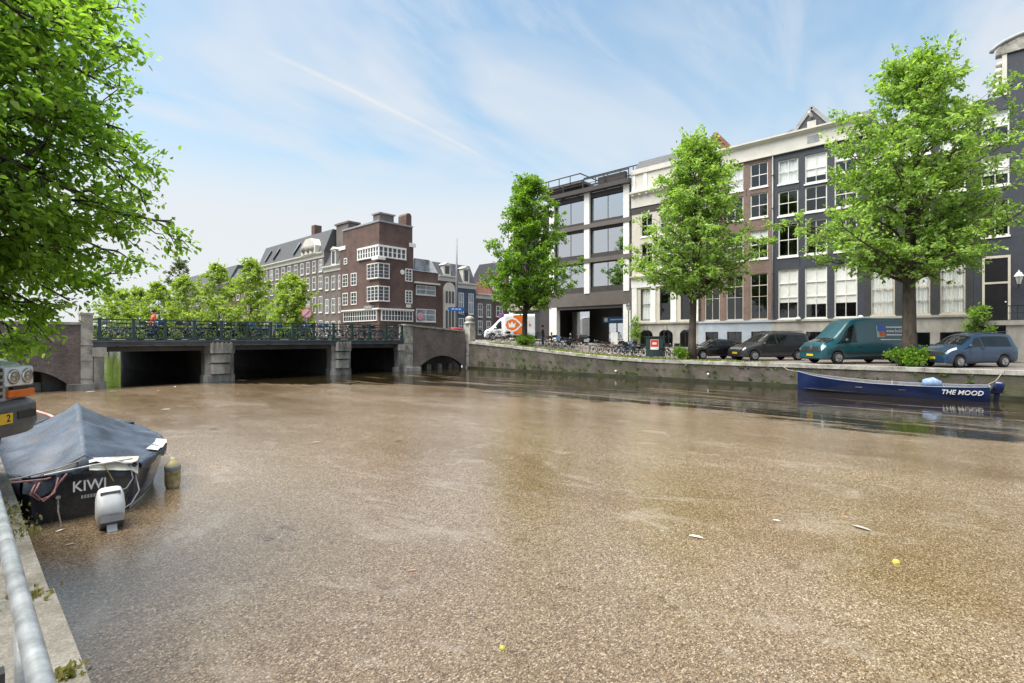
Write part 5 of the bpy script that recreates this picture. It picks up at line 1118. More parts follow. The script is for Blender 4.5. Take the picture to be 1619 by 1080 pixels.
car('parcel_van', 'white parcel van with orange panel parked by the bridge ramp', 'van', (39.2, tv(806, 39.2), zst(37) + .02), (-.70, .714), ST, wht, [(1.85, .34), (-1.55, .34)], [(2.9, 4.4, 3.15, 5.6, 3.7, 4.3)], pv_front, plate=(2.76, .5), mirror=(1.5, 1.1, 1.3), scale=.97)
# --- dark off-roader nosing over the near quay
sil = paint('silver_grey_paint', (.36, .38, .40), .3); bum = M('grey_bumper', (.085, .088, .095), .45, .2, 3)
t = thing('off_road_car', 'silver off-road car with amber lamp nosing over the near quay', 'car', (.12, 7.45, 1.18), math.atan2(-.60, .80))
q = MB()   # body: bonnet, wings, cabin (x forward, nose at 0)
prof = [(0, .80), (-.02, 1.20), (-.10, 1.28), (-.35, 1.32), (-1.25, 1.38), (-1.75, 1.95), (-3.2, 2.0), (-4.3, 1.92), (-4.45, 1.3), (-4.45, .5), (-3.95, .5), (-3.75, .85), (-3.35, .95), (-2.95, .85), (-2.75, .45), (-1.25, .45), (-1.1, .8), (-.75, .92), (-.40, .8), (-.28, .55)]
def strip(wd0, wd1):
    rows = []
    for x, z in prof: rows.append([(x - (.07 if x > -.15 else 0) * (abs(y) > .8), y * (wd0 if z < 1.45 else wd1), z - (.03 if (abs(y) > .85 and z > 1.0 and x > -1.3) else 0)) for y in (-1, -.92, -.5, 0, .5, .92, 1)])
    return rows
rows = strip(.82, .70); q.grid(rows + [rows[0]])
q.quad(*[r[0] for r in rows]); q.quad(*[r[-1] for r in rows]); ob = q.build('body', sil, t, False)
bv = ob.modifiers.new('b', 'BEVEL'); bv.width = .05; bv.segments = 3; bv.limit_method = 'ANGLE'; bv.angle_limit = math.radians(35)
for sd in (1, -1):
    q = MB(); q.box(-.10, .035, min(sd * .36, sd * .78), max(sd * .36, sd * .78), .99, 1.21); hl = q.build('headlight', m_lens, t); b = hl.modifiers.new('b', 'BEVEL'); b.width = .03; b.segments = 3
    for yy in (.46, .66):
        q = MB(); q.lathe([(.075, 0), (.085, .012), (.06, .018), (.02, .008)], (.034, sd * yy, 1.10), 14, 'x'); q.build('reflector', m_chrome, hl, True)
    q = MB(); q.box(-.12, .03, min(sd * .42, sd * .80), max(sd * .42, sd * .80), .865, .955); o = q.build('indicator', m_amber, t); b = o.modifiers.new('b', 'BEVEL'); b.width = .015; b.segments = 2
    q = MB(); q.box(-.10, .022, min(sd * .48, sd * .81), max(sd * .48, sd * .81), .96, .985); q.build('lamp_trim', m_plast, t)
q = MB(); q.box(-.05, .02, -.34, .34, .88, 1.20)
gr = q.build('grille', m_plast, t)
for k in range(4):
    q = MB(); q.box(.015, .045, -.32, .32, .92 + k * .07, .95 + k * .07); q.build('grille_slat', m_chrome, gr)
q = MB(); n = 12
rw = []
for i in range(n + 1):
    a = -1 + 2 * i / n; y = .93 * a; back = .22 * abs(a) ** 5; rw.append([(-.30 - back * .6, y, .84), (.06 - back, y, .845), (.14 - back, y, .80), (.15 - back, y, .58), (.10 - back, y, .47), (-.30 - back * .6, y, .46)])
q.grid(rw); q.quad(*rw[0]); q.quad(*rw[-1]); bp = q.build('bumper', bum, t, False); b = bp.modifiers.new('b', 'BEVEL'); b.width = .025; b.segments = 3; b.limit_method = 'ANGLE'
q = MB(); q.box(.12, .152, .36, .62, .65, .73); q.build('bumper_slot', m_plast, bp)
q = MB(); q.box(.155, .168, -.26, .26, .625, .735); pl = q.build('number_plate', m_plate, t); text('plate_number', '2', .11, m_ink, pl, (.170, .20, .68), (0, 1, 0), (0, 0, 1), .001)
for wx in (-.75, -3.35):
    for sd in (1, -1):
        q = MB(); r = .42; q.lathe([(r * .5, -.12), (r * .94, -.13), (r, -.08), (r, .08), (r * .94, .13), (r * .5, .12)], (wx, sd * .75, r), 20, 'y'); wh = q.build('wheel', m_tyre, t, True); q = MB(); q.lathe([(.02, -.02), (.2, -.01), (.2, .02), (.02, .03)], (wx, sd * .875, r), 14, 'y'); q.build('rim', m_rim, wh)
q = MB(); q.quad((-1.28, -.68, 1.42), (-1.28, .68, 1.42), (-1.72, .62, 1.90), (-1.72, -.62, 1.90)); ws = q.build('windscreen', m_cglass, t, fix=False); ws.location = (.02, 0, .03)
# ================================================================ BOATS
def hull(t, ST, outm, inm, railm, bottomm=None, zwl=.06, name='hull', rail=.035, th=.04):
    """stations stern to bow: (x, half width top, z top, half width at chine, z chine, z keel)"""
    st = np.array(ST, float); n = len(st); fine = []
    for i in range(n - 1):
        for k in range(6): fine.append(st[i] + (st[i + 1] - st[i]) * k / 6)
    fine.append(st[-1]); fine = np.array(fine)
    for _ in range(3): f2 = fine.copy(); f2[1:-1] = .25 * fine[:-2] + .5 * fine[1:-1] + .25 * fine[2:]; fine = f2
    def half(s, sd, inset=0):
        x, wt, zt, wc, zc, zk = s; wt = max(.01, wt - inset); wc = max(.005, wc - inset); P = []
        for k in range(7):
            f = k / 6; bul = math.sin(f * math.pi) * .03; P.append((x, sd * (wt + (wc - wt) * f + bul), zt + (zc - zt) * f))
        P.append((x, sd * wc * .55, zk + (zc - zk) * .35)); P.append((x, 0, zk + inset)); return P
    q = MB(); q.grid([half(s, 1) + half(s, -1)[::-1][1:] for s in fine]); q.quad(*(half(fine[0], 1) + half(fine[0], -1)[::-1][1:])); h = q.build(name, outm, t, True)
    q = MB(); q.grid([half(s, 1, th) + half(s, -1, th)[::-1][1:] for s in fine]); q.quad(*(half(fine[0], 1, th) + half(fine[0], -1, th)[::-1][1:])); q.build('inner_planking', inm, h, True)
    for sd in (1, -1):
        q = MB(); q.tube([(s[0], sd * (s[1] - .01), s[2] + .005) for s in fine], rail, 6); q.build('gunwale', railm, h, True)
    q = MB(); q.bar((fine[0][0], -fine[0][1], fine[0][2]), (fine[0][0], fine[0][1], fine[0][2]), .06, .05); q.build('transom_cap', railm, h)
    if bottomm:
        q = MB(); rows = []
        for s in fine:
            row = []
            for sd in (1,):
                for z in (-.05, zwl): f = max(0, min(1, (z - s[2]) / (s[4] - s[2]))); row.append((s[0], s[1] + (s[3] - s[1]) * f + math.sin(f * math.pi) * .03 + .006, z))
            rows.append(row)
        q.grid(rows); q.build('waterline_stripe', bottomm, h, True, fix=False); q = MB(); q.grid([[(p[0], -p[1], p[2]) for p in r] for r in rows]); q.build('waterline_stripe', bottomm, h, True, fix=False)
    return h, fine
m_navy = M('navy_hull_paint', (.008, .020, .080), .28, .25, 1.2, coat=.4); m_navyd = M('dark_navy_gelcoat', (.009, .014, .035), .25, .3, 1.5, coat=.3)
m_wood = M('grey_deck', (.14, .13, .12), .8, .35, 4); m_pale = M('pale_gunwale', (.50, .52, .55), .5, .2, 4); m_letter = M('boat_letter_white', (.8, .8, .8), .5, .05)
m_rope = M('hemp_rope', (.40, .34, .28), .9, .3, 30); m_pinkrope = M('faded_red_rope', (.42, .20, .20), .9, .3, 30); m_motor = M('outboard_white', (.66, .67, .68), .35, .12, 4); m_motord = M('outboard_grey', (.10, .10, .11), .5, .2, 4)
def outboard(t, x, y, z, cowl, leg, k=1.0, tilt=0):
    e = bpy.data.objects.new('outboard_motor', None); COL.objects.link(e); e.parent = t; e.location = (x, y, z); e.rotation_euler = (0, tilt, 0); e.scale = (k,) * 3
    q = MB(); prof = [(-.02, .15, .11), (.0, .185, .135), (.12, .20, .15), (.28, .19, .145), (.36, .165, .125), (.39, .10, .07)]; rows = []
    for zz, a, b in prof: rows.append([(a * math.copysign(abs(math.cos(u)) ** .55, math.cos(u)) - .10 - (.05 * zz), b * math.copysign(abs(math.sin(u)) ** .55, math.sin(u)), zz) for u in [2 * math.pi * i / 24 for i in range(24)]])
    q.grid(rows, closed=True); q.quad(*rows[-1]); q.quad(*rows[0]); q.build('cowl', cowl, e, True)
    q = MB(); q.box(-.31, -.28, -.10, .10, .245, .275); q.build('cowl_vent', m_plast, e)
    q = MB(); q.box(-.27, .05, -.115, .115, -.12, -.02); q.build('tray', leg, e)
    q = MB(); q.prism([(-.20, -.12), (.0, -.12), (-.02, -.60), (-.10, -.78), (-.16, -.78), (-.20, -.60)], -.05, .05, 'xz'); q.build('leg', leg if cowl is not m_motor else m_motor, e)
    q = MB(); q.box(-.30, .06, -.11, .11, -.56, -.54); q.build('cavitation_plate', leg, e)
    q = MB(); q.box(.0, .13, -.09, .09, -.22, .02); q.build('clamp_bracket', leg, e)
    return e
# --- the blue open boat on the far quay
md = thing('open_boat', 'long navy blue open boat lettered THE MOOD by the far wall', 'boat', (30.25, -.20, 0), math.pi / 2 + .02); md.scale = (.92, .95, .95)
h, fine = hull(md, [(0, .72, .66, .60, -.05, -.25), (.8, .92, .62, .74, -.08, -.3), (2.4, 1.06, .58, .84, -.1, -.32), (4.4, 1.08, .60, .80, -.1, -.32), (6.0, .90, .70, .60, -.08, -.3), (7.2, .52, .84, .28, -.05, -.25), (7.9, .12, .98, .06, -.02, -.2), (8.05, .02, 1.02, .015, .0, -.15)], m_navy, m_wood, M('blue_grey_rim', (.20, .24, .32), .5, .2, 4), rail=.022)
q = MB(); q.grid([[(s[0], -s[1] * .86, .12), (s[0], s[1] * .86, .12)] for s in fine[3:-8]]); q.build('floor_boards', m_wood, h, fix=False)
for x in (1.4, 3.2, 5.0):
    q = MB(); w_ = np.interp(x, fine[:, 0], fine[:, 1]) - .05; q.box(x - .14, x + .14, -w_, w_, .36, .41); q.build('thwart', m_wood, md)
text('name_lettering', 'THE MOOD', .30, m_letter, h, (.98, .925, .37), (-1, -.145, 0), (0, .19, 1), .008, .25, sx=.95)
outboard(md, -.18, 0, .52, m_navy, m_navyd, 1.0, -.15)
q = MB(); q.tube([(1.7, -.1, .42), (1.75, .15, .62), (1.9, .3, .70), (2.1, .2, .66), (2.2, .0, .5)], [.12, .22, .26, .22, .12], 8); cl = q.build('folded_cover', M('pale_blue_cloth', (.22, .32, .50), .85, .3, 6, .3), None, True); cl.matrix_world = Matrix.Translation((30.25, -.20, 0)) @ Matrix.Rotation(math.pi / 2 + .02, 4, 'Z'); tag(cl, 'crumpled pale blue cloth lying in the navy open boat', 'cloth')
q = MB(); q.lathe([(.02, 0), (.02, .25)], (3.6, 1.03, .58), 6); q.build('rowlock', m_pale, md)
def rope(label, pts, r, mt_, name='mooring_rope'):
    q = MB(); q.tube(pts, r, 5); return tag(q.build(name, mt_, None, True, False), label, 'rope')
rope('thin rope from the bow of the navy boat to the far quay', [(30.3, 7.2, .92), (30.9, 7.9, .98), (31.55, 8.5, 1.3)], .014, m_rope)
rope('thin rope from the stern of the navy boat to the far quay', [(30.4, -.1, .66), (31.0, -.4, .82), (31.55, -.7, 1.3)], .014, m_rope)
# --- the covered boat at the near quay
AX = np.array([.55, 5.9]); ang = math.atan2(AX[1], AX[0])
kw = thing('covered_boat', 'dark navy boat lettered KIWI under a grey blue tarpaulin', 'boat', (1.32, 10.0, 0), ang)
h, fine = hull(kw, [(0, .62, .68, .52, -.05, -.25), (.6, .92, .68, .76, -.08, -.3), (1.5, 1.22, .67, 1.0, -.1, -.32), (2.7, 1.30, .68, 1.02, -.1, -.32), (4.3, 1.02, .74, .62, -.08, -.3), (5.5, .50, .84, .25, -.05, -.25), (5.95, .08, .93, .03, 0, -.15)], m_navyd, m_wood, m_navyd, M('pale_bootstripe', (.42, .42, .36), .6, .35, 5), .07, th=.05)
text('name_lettering', 'KIWI', .22, m_letter, h, (-.012, -.06, .47), (0, -1, 0), (0, 0, 1), .006, sx=.85)
for k in range(7): q = MB(); q.box(-.016, -.008, -.20 + k * .036, -.175 + k * .036, .285, .335); q.build('registration_mark', M('dull_letter', (.45, .45, .45), .6, .1), h)
q = MB(); q.lathe([(.03, 0), (.035, .01), (.03, .02)], (-.02, .30, .36), 10, 'x'); q.build('transom_eye', m_chrome, h)
# tarpaulin draped from a ridge to below the gunwale, with folds
tm = M('blue_grey_tarpaulin', (.055, .074, .105), .5, .45, 2.4, .5)
rg = np.random.default_rng(9); rows = []; NX = 60; NC = 28
def ridge(x): return np.interp(x, [.05, .6, 2.2, 3.2, 5.7], [.92, 1.10, 1.46, 1.42, .96])
for i in range(NX + 1):
    x = .06 + 5.72 * i / NX; w_ = np.interp(x, fine[:, 0], fine[:, 1]) + .035; zg = np.interp(x, fine[:, 0], fine[:, 2]); zr = ridge(x); row = []
    for j in range(-NC, NC + 1):
        f = abs(j) / NC; sd = 1 if j >= 0 else -1
        if f < .86:
            g_ = f / .86; y = w_ * g_; z = zr + (zg + .03 - zr) * g_ - .10 * math.sin(math.pi * g_) * (1 - .3 * math.sin(x * 2))
            fold = .020 * math.sin((x * 5.2 + g_ * 5.0 * sd) + .8 * math.sin(x * 1.7)) * math.sin(math.pi * g_) + .022 * math.exp(-((x - 1.25 - .55 * g_) / .07) ** 2) * (g_ > .05) - .024 * math.exp(-((x - 1.55 - .75 * g_) / .08) ** 2) - .03 * math.exp(-((x - 2.35 - .9 * g_) / .08) ** 2) + .02 * math.exp(-((x - .75 - .4 * g_) / .06) ** 2)
            z += fold * 1.9 + .010 * math.sin(x * 17 + 9 * g_ * sd) * math.sin(x * 3.3 + 2 * g_)
        else:
            g_ = (f - .86) / .14; hem = .12 + .05 * math.sin(x * 7 + sd) + (.10 if sd > 0 else 0); y = w_ + .02 * math.sin(g_ * 3.1) + .015 * math.sin(x * 23) * g_; z = zg + .03 - hem * g_
        row.append((x - .06 * (1 - f) * 0, sd * y, z))
    rows.append(row)
q = MB(); q.grid(rows); tp_ = q.build('tarpaulin', tm, kw, True, fix=False)
q = MB()      # stern flap hanging loosely over the transom
fl = []
for j in range(-14, 15):
    y = j / 14 * .66; zz = np.interp(abs(y), [0, .66], [.92, .70]) - .05 * math.sin(math.pi * min(1, abs(y) / .66)); fl.append([(.07, y, zz), (-.02 - .02 * math.sin(j * 1.3), y * 1.02, zz - .08 - .02 * math.sin(j * .9)), (-.03, y * 1.03, zz - .16 - .05 * math.sin(j * .7 + 1) - (.10 if y > .2 else 0))])
q.grid(fl); q.build('tarpaulin_flap', tm, kw, True, fix=False)
m_wtarp = M('dirty_white_tarp', (.55, .54, .48), .7, .3, 3, .2)
q = MB(); q.grid([[(-.06 + .03 * math.sin(i), -.05 - i * .085, .82 - .012 * i + .02 * math.sin(i * 2)), (.10, -.05 - i * .09, .87 - .01 * i), (-.10 - .02 * math.sin(i * 1.7), -.05 - i * .085, .72 - .015 * i - .06 * (i > 6))] for i in range(8)]); q.build('white_flap', m_wtarp, kw, True, fix=False)
q = MB(); q.grid([[(.75 + i * .14, -(np.interp(.75 + i * .14, fine[:, 0], fine[:, 1]) + .05), .74 + .015 * math.sin(i * 2)), (.75 + i * .14, -(np.interp(.75 + i * .14, fine[:, 0], fine[:, 1]) - .12), .79)] for i in range(8)]); q.build('white_flap', m_wtarp, kw, True, fix=False)
q = MB(); q.tube([(-.05, .45, .72), (-.07, -.1, .78), (-.05, -.58, .80)], .013, 6); q.build('cover_pole', m_pale, kw, True)
q = MB(); q.bar((-.06, -.22, .78), (-.07, -.34, .50), .012, .06, up=(1, 0, 0)); q.build('yellow_strap', M('ochre_strap', (.38, .30, .10), .8, .2), kw)
q = MB(); q.box(4.0, 4.35, -1.0, -.86, .78, .84); q.build('cleat_block', m_plast, kw)
outboard(kw, -.68, -.26, .02, m_motor, m_motord, 1.15, .75)
q = MB(); q.box(-.68, .03, -.33, -.19, .12, .22); q.build('motor_bracket', m_motord, kw)
def lrope(nm, pts, r, mt_):
    q = MB(); q.tube(pts, r, 5); q.build(nm, mt_, kw, True, False)
lrope('fuel_hose', [(-.03, .30, .32), (-.12, .30, .18), (-.13, .27, .0), (-.25, .18, -.12)], .012, m_rope)
lrope('loose_rope', [(-.04, .55, .60), (-.10, .60, .48), (-.10, .50, .38), (-.08, .38, .42), (-.06, .28, .60), (-.04, .20, .70)], .013, m_pinkrope)
lrope('loose_rope', [(-.04, .50, .62), (-.12, .56, .50), (-.12, .46, .36), (-.10, .34, .46), (-.05, .30, .66)], .013, m_pinkrope)
lrope('steering_cable', [(-.04, -.55, .70), (-.10, -.58, .50), (-.10, -.50, .36), (-.08, -.36, .32)], .010, m_pale)
lrope('steering_cable', [(-.02, -.62, .52), (-.12, -.66, .30), (-.14, -.56, .12), (-.2, -.42, .05)], .010, m_pale)
# fender hanging at the widest point
fd = thing('boat_fender', 'stained cream cylinder fender hanging beside the covered boat', 'fender', (2.66, 10.80, .0))
q = MB(); q.lathe([(.03, .52), (.05, .50), (.06, .46), (.115, .42), (.125, .36), (.125, .06), (.10, -.02), (.04, -.06)], (0, 0, .02), 16); q.build('body', M('stained_fender', (.42, .36, .20), .6, .45, 5, col2=(.16, .12, .05)), fd, True)
q = MB(); q.lathe([(.128, .30), (.130, .31), (.130, .37), (.128, .38)], (0, 0, .02), 16); q.build('blue_band', M('grey_blue_band', (.25, .27, .30), .6, .2), fd, True)
q = MB(); q.tube([(0, 0, .52), (-.06, .3, .62), (-.10, .6, .70)], .01, 5); q.build('lanyard', m_rope, fd)
rope('pale mooring rope from the near quay to the covered boat', [(.16, 7.6, 1.20), (.5, 8.6, 1.0), (.95, 9.6, .86), (1.25, 10.05, .84)], .012, m_rope)
rope('second slack mooring rope by the stern of the covered boat', [(.16, 7.65, 1.20), (.5, 8.8, .92), (.85, 9.7, .72), (.95, 10.05, .66)], .012, m_pinkrope)
# red boat peeping out behind
rb = thing('red_boat', 'faded red rowing boat just behind the covered boat', 'boat', (1.15, 16.9, 0), math.pi / 2)
hull(rb, [(0, .55, .52, .45, -.05, -.2), (1.0, .70, .50, .55, -.08, -.25), (2.4, .68, .52, .5, -.08, -.25), (3.4, .35, .62, .2, -.04, -.2), (3.8, .04, .7, .02, 0, -.1)], M('faded_red_paint', (.42, .10, .07), .55, .35, 2), m_wood, M('pale_red_rim', (.60, .32, .26), .6, .3, 3))
q = MB(); q.box(1.3, 1.55, -.6, .6, .36, .40); q.build('thwart', m_wood, rb)

# ================================================================ NEAR QUAY: pipe rail, kerb slab, weeds
m_galv = M('galvanised_pipe', (.42, .45, .47), .42, .35, 9, .08, metal=.65)
rl = thing('pipe_railing', 'galvanised round pipe rail along the near quay edge', 'railing', (.13, 0, 1.14))
q = MB(); q.tube([(0, -4, .786), (0, 0, .786), (0, 2, .786), (0, 3.9, .786), (0, 4.10, .76), (0, 4.2, .68)], .024, 16); q.build('rail', m_galv, rl, True)
for y in (-2.4, -.2, 2.0, 4.2):
    q = MB(); q.tube([(0, y, 0), (0, y, .775)], .020, 12); q.build('post', m_galv, rl, True)
    q = MB(); q.box(-.07, .07, y - .07, y + .07, 0, .012); q.build('foot_plate', m_galv, rl)
q = MB(); q.box(-.10, -.05, 1.72, 1.76, .0, .76); q.build('flat_stay', m_frame, rl)
def weeds(label, pts, mt_, n=40, h=.14, seed=0):
    rg = np.random.default_rng(seed); C, A, S = [], [], []
    for (x, y, z, r) in pts:
        C.append(np.array([x, y, z]) + rg.normal(0, r, (n, 3)) * np.array([1, 1, .0])); a = rg.normal(0, .55, (n, 3)); a[:, 2] = 1; A.append(a); S.append(h * rg.uniform(.4, 1.3, n))
    o = link('weeds', leaf_mesh('weeds', np.concatenate(C), np.concatenate(A), np.concatenate(S), .1, mt_)); tag(o, label, 'weeds', kind='stuff')
m_weed = LEAF('dry_weed', [(.0, (.10, .11, .03)), (.5, (.22, .21, .07)), (1.0, (.36, .32, .14))], .4)
weeds('dry weeds sprouting from the near coping joints', [(.30, 4.2, 1.15, .05), (.33, 5.6, 1.15, .07), (.30, 5.95, 1.15, .10), (.25, 6.4, 1.15, .10), (.38, 5.8, 1.10, .05), (.2, 6.8, 1.15, .10), (.15, 7.4, 1.15, .08), (.34, 3.1, 1.15, .03)], m_weed, 80, .036, 1)
m_grass = LEAF('quay_grass', [(.0, (.10, .16, .025)), (.5, (.20, .27, .045)), (1.0, (.34, .37, .10))], .45)
pts = []
rg = np.random.default_rng(4)
for k in range(260):
    u = rg.uniform(9, 33); v = rg.uniform(31.95, 32.7) if u > 18 else rg.uniform(31.95, 32.2)
    if rg.random() < (.95 if 15 < u < 26 else .4): pts.append((v, u, zst(u) + .0, .22))
weeds('strip of grass along the top of the far quay', pts, m_grass, 36, .12, 2)
m_moss = LEAF('wall_fern', [(.0, (.05, .09, .02)), (1.0, (.15, .22, .05))], .4)
pts = []
for k in range(150):
    u = rg.uniform(-3, 33); pts.append((31.45, u, rg.choice([.95, .30, .62, .2]) * (zst(u) / 1.25), .06))
weeds('green plants and moss growing in cracks of the far quay wall', pts, m_moss, 14, .12, 3)

# ================================================================ BICYCLES
m_bblack = M('bicycle_black', (.014, .014, .016), .4, .2, 5); m_saddle = M('brown_saddle', (.05, .03, .02), .6, .2, 5)
def bike_meshes(fm, crate=None):
    P = {}
    q = MB(); R = .34
    bb, st_, hd0, hd1, rw, fw = (0, 0, .30), (-.14, 0, .86), (.36, 0, .82), (.40, 0, .58), (-.50, 0, R), (.56, 0, R)
    for a, b, r in ((bb, st_, .018), (bb, hd1, .02), ((-.11, 0, .72), hd0, .016), (bb, rw, .012), ((-.12, 0, .76), rw, .010), (hd0, hd1, .02), (hd1, fw, .014), (hd0, (.33, 0, 1.02), .013)): q.tube([a, b], r, 6)
    for cx in (-.50, .56): q.tube([(cx + (R + .03) * math.cos(t), 0, R + (R + .03) * math.sin(t)) for t in [math.pi * k / 12 + (.25 if cx < 0 else .1) for k in range(11)]], .022, 4)
    q.bar((-.86, 0, .74), (-.22, 0, .74), .12, .012); q.tube([(-.80, 0, .74), (-.50, 0, R)], .007, 4); P['frame'] = q.mesh('frame', fm)
    q = MB(); q.tube([(.28, -.30, 1.00), (.36, -.22, 1.06), (.33, 0, 1.03), (.36, .22, 1.06), (.28, .30, 1.00)], .013, 6); P['handlebar'] = q.mesh('handlebar', m_chrome, True)
    q = MB(); q.prism([(-.30, .88), (-.30, .95), (-.20, .96), (.02, .935), (.02, .91), (-.15, .89)], -.08, .08, 'xz'); P['saddle'] = q.mesh('saddle', m_saddle)
    q = MB(); n = 20; q.tube([(R * math.cos(2 * math.pi * k / n), 0, R * math.sin(2 * math.pi * k / n)) for k in range(n)], .020, 5, closed=True)
    for k in range(10):
        a = 2 * math.pi * k / 10; q.bar((0, 0, 0), (R * math.cos(a), 0, R * math.sin(a)), .004, .004)
    q.lathe([(.03, -.04), (.03, .04)], (0, 0, 0), 8, 'y'); P['wheel'] = q.mesh('wheel', m_tyre)
    q = MB(); q.lathe([(.09, -.005), (.09, .005)], (0, .05, .30), 12, 'y'); q.tube([(0, .06, .30), (.10, .06, .16)], .01, 4); q.tube([(0, -.06, .30), (-.10, -.06, .44)], .01, 4); q.box(.06, .14, .06, .15, .15, .17); q.box(-.14, -.06, -.15, -.06, .43, .45); P['crank'] = q.mesh('crank', m_plast)
    if crate:
        q = MB(); x0, x1, z0, z1 = .36, .70, .86, 1.08
        for (a, b, c, d) in ((x0, x1, -.21, -.20), (x0, x1, .20, .21), (x0, x0 + .01, -.2, .2), (x1 - .01, x1, -.2, .2)): q.box(a, b, c, d, z0, z1)
        q.box(x0, x1, -.2, .2, z0, z0 + .01); P['crate'] = q.mesh('crate', crate)
    return P
frames = [m_bblack, M('bicycle_teal', (.03, .10, .13), .4, .2, 5), M('bicycle_cream', (.45, .43, .38), .4, .2, 5), M('bicycle_blue', (.02, .06, .20), .4, .2, 5), M('bicycle_red', (.25, .03, .03), .4, .2, 5)]
KITS = [bike_meshes(f, c) for f, c in zip(frames, (m_bblack, None, M('crate_grey', (.3, .32, .35), .6, .2), M('crate_blue', (.05, .14, .35), .6, .2), None))]
KNAME = ['black', 'teal', 'cream', 'blue', 'red']
def bike(kit, loc, rz, label, group, lean=0.0):
    t = thing('bicycle', label, 'bicycle', loc, rz, group); t.rotation_euler = (lean, 0, rz); P = KITS[kit]
    for k in ('frame', 'handlebar', 'saddle', 'crank', 'crate'):
        if k in P: link(k, P[k], t)
    for x in (-.50, .56): o = link('wheel', P['wheel'], t); o.location = (x, 0, .345)
rr = random.Random(5)
# leaning on the bridge railing
x = 5.5
while x < 24.2:
    k = rr.choice([0, 0, 0, 1, 2, 3]); bike(k, (x + .6, BU + .42, DECK), rr.choice([0, math.pi]) + rr.uniform(-.06, .06), '%s bicycle leaning on the green bridge railing' % KNAME[k], 'bicycles on the bridge', rr.uniform(-.06, .12)); x += rr.uniform(.75, 1.5)
for j in range(9):
    k = rr.choice([0, 0, 1, 3]); bike(k, (6 + j * 2.1 + rr.uniform(-.5, .5), BU + 1.15, DECK), rr.choice([0, math.pi]) + rr.uniform(-.2, .2), '%s bicycle in the outer row parked on the bridge' % KNAME[k], 'bicycles in the outer row on the bridge', .05)
# in front of the office and the cream house
spots = [(768, 35, 0), (782, 35, 1), (797, 35, 2), (812, 35, 0), (868, 34.2, 0), (879, 34.0, 0), (893, 34.2, 3), (904, 34, 0), (938, 34.0, 2), (948, 33.8, 1), (962, 34, 4), (972, 33.9, 0), (985, 33.8, 3), (992, 34.2, 0), (999, 33.8, 0), (1006, 34.2, 1), (1018, 34.4, 1), (1058, 34.0, 0), (1066, 34.4, 0)]
for i, (px, v, k) in enumerate(spots):
    u = tv(px, v); grp = 'bicycles by the parcel van' if px < 830 else ('bicycles outside the office' if px < 1000 else 'bicycles by the green cabinet'); wh = {'bicycles by the parcel van': 'parked beside the parcel van', 'bicycles outside the office': 'parked on the quay outside the office', 'bicycles by the green cabinet': 'parked near the green cabinet'}[grp]
    bike(k, (v, u, zst(u)), math.radians(rr.choice([118, 128, 300, 140, 100]) + rr.uniform(-18, 18)), '%s bicycle %s' % (KNAME[k], wh), grp, rr.uniform(-.10, .10))
bike(3, (35.2, tv(1462, 35.2), zst(3)), math.radians(150), 'blue bicycle behind the largest elm trunk', 'bicycle behind the elm', .08)
bike(0, (42.6, tv(1402, 42.6), zst(5) + .12), math.radians(90), 'black bicycle against the charcoal house base', 'bicycle by the house', .1)
# a motor scooter among the bicycles
sc_ = thing('scooter', 'dark scooter with raised handlebar among the office bicycles', 'scooter', (34.4, tv(914, 34.4), zst(30)), math.radians(120))
q = MB(); q.prism([(-.75, .45), (-.70, .75), (-.1, .78), (.0, .35), (.45, .30), (.55, .95), (.62, .95), (.55, .22), (-.1, .22), (-.3, .35)], -.16, .16, 'xz'); o = q.build('body', m_bblack, sc_); b = o.modifiers.new('b', 'BEVEL'); b.width = .04; b.segments = 2
q = MB(); q.box(-.72, -.1, -.15, .15, .78, .86); q.build('seat', m_saddle, sc_); q = MB(); q.tube([(.5, -.33, 1.08), (.6, 0, 1.05), (.5, .33, 1.08)], .016, 6); q.build('handlebar', m_plast, sc_)
for x in (-.55, .75):
    q = MB(); q.lathe([(.1, -.05), (.22, -.05), (.24, 0), (.22, .05), (.1, .05)], (x, 0, .24), 16, 'y'); q.build('wheel', m_tyre, sc_, True)
q = MB(); q.tube([(.6, 0, .98), (.75, 0, .24)], .03, 6); q.build('fork', m_plast, sc_); q = MB(); q.lathe([(.02, 0), (.09, .02), (.06, .06)], (.60, 0, .92), 10, 'x'); q.build('headlight', m_lens, sc_)

# ================================================================ STREET FURNITURE
def lamp(label, v, u, z0, H, wall=False):
    t = thing('street_lamp', label, 'lamp', (v, u, z0))
    if not wall:
        q = MB(); q.lathe([(.14, 0), (.14, .5), (.09, .6), (.06, .8), (.045, H - .6), (.07, H - .55), (.03, H - .4)], (0, 0, 0), 10); q.build('post', m_black, t, True)
    else:
        q = MB(); q.tube([(.45, 0, H - .55), (.2, 0, H - .6), (0, 0, H - .4)], .03, 6); q.build('bracket', m_black, t)
    q = MB(); q.lathe([(.11, H - .4), (.22, H + .05)], (0, 0, 0), 6); q.build('lantern_glass', M('lantern_glass', (.55, .56, .55), .15, .1, spec=.7), t)
    q = MB(); q.lathe([(.26, H + .05), (.24, H + .1), (.12, H + .28), (.04, H + .34), (.04, H + .44)], (0, 0, 0), 6); q.build('lantern_roof', m_white if wall else m_frame, t)
    for k in range(6):
        a = 2 * math.pi * k / 6; q = MB(); q.bar((.115 * math.cos(a), .115 * math.sin(a), H - .4), (.23 * math.cos(a), .23 * math.sin(a), H + .05), .02, .02); q.build('lantern_bar', m_black, t)
vL = 41.9; lamp('black lantern lamp post between office and cream house', vL, tv(994, vL), zst(24) + .1, 3.9)
lamp('wall lantern with white cap beside the tall black door', 43.4, tv(1611, 43.4), ZF, 5.0, True)
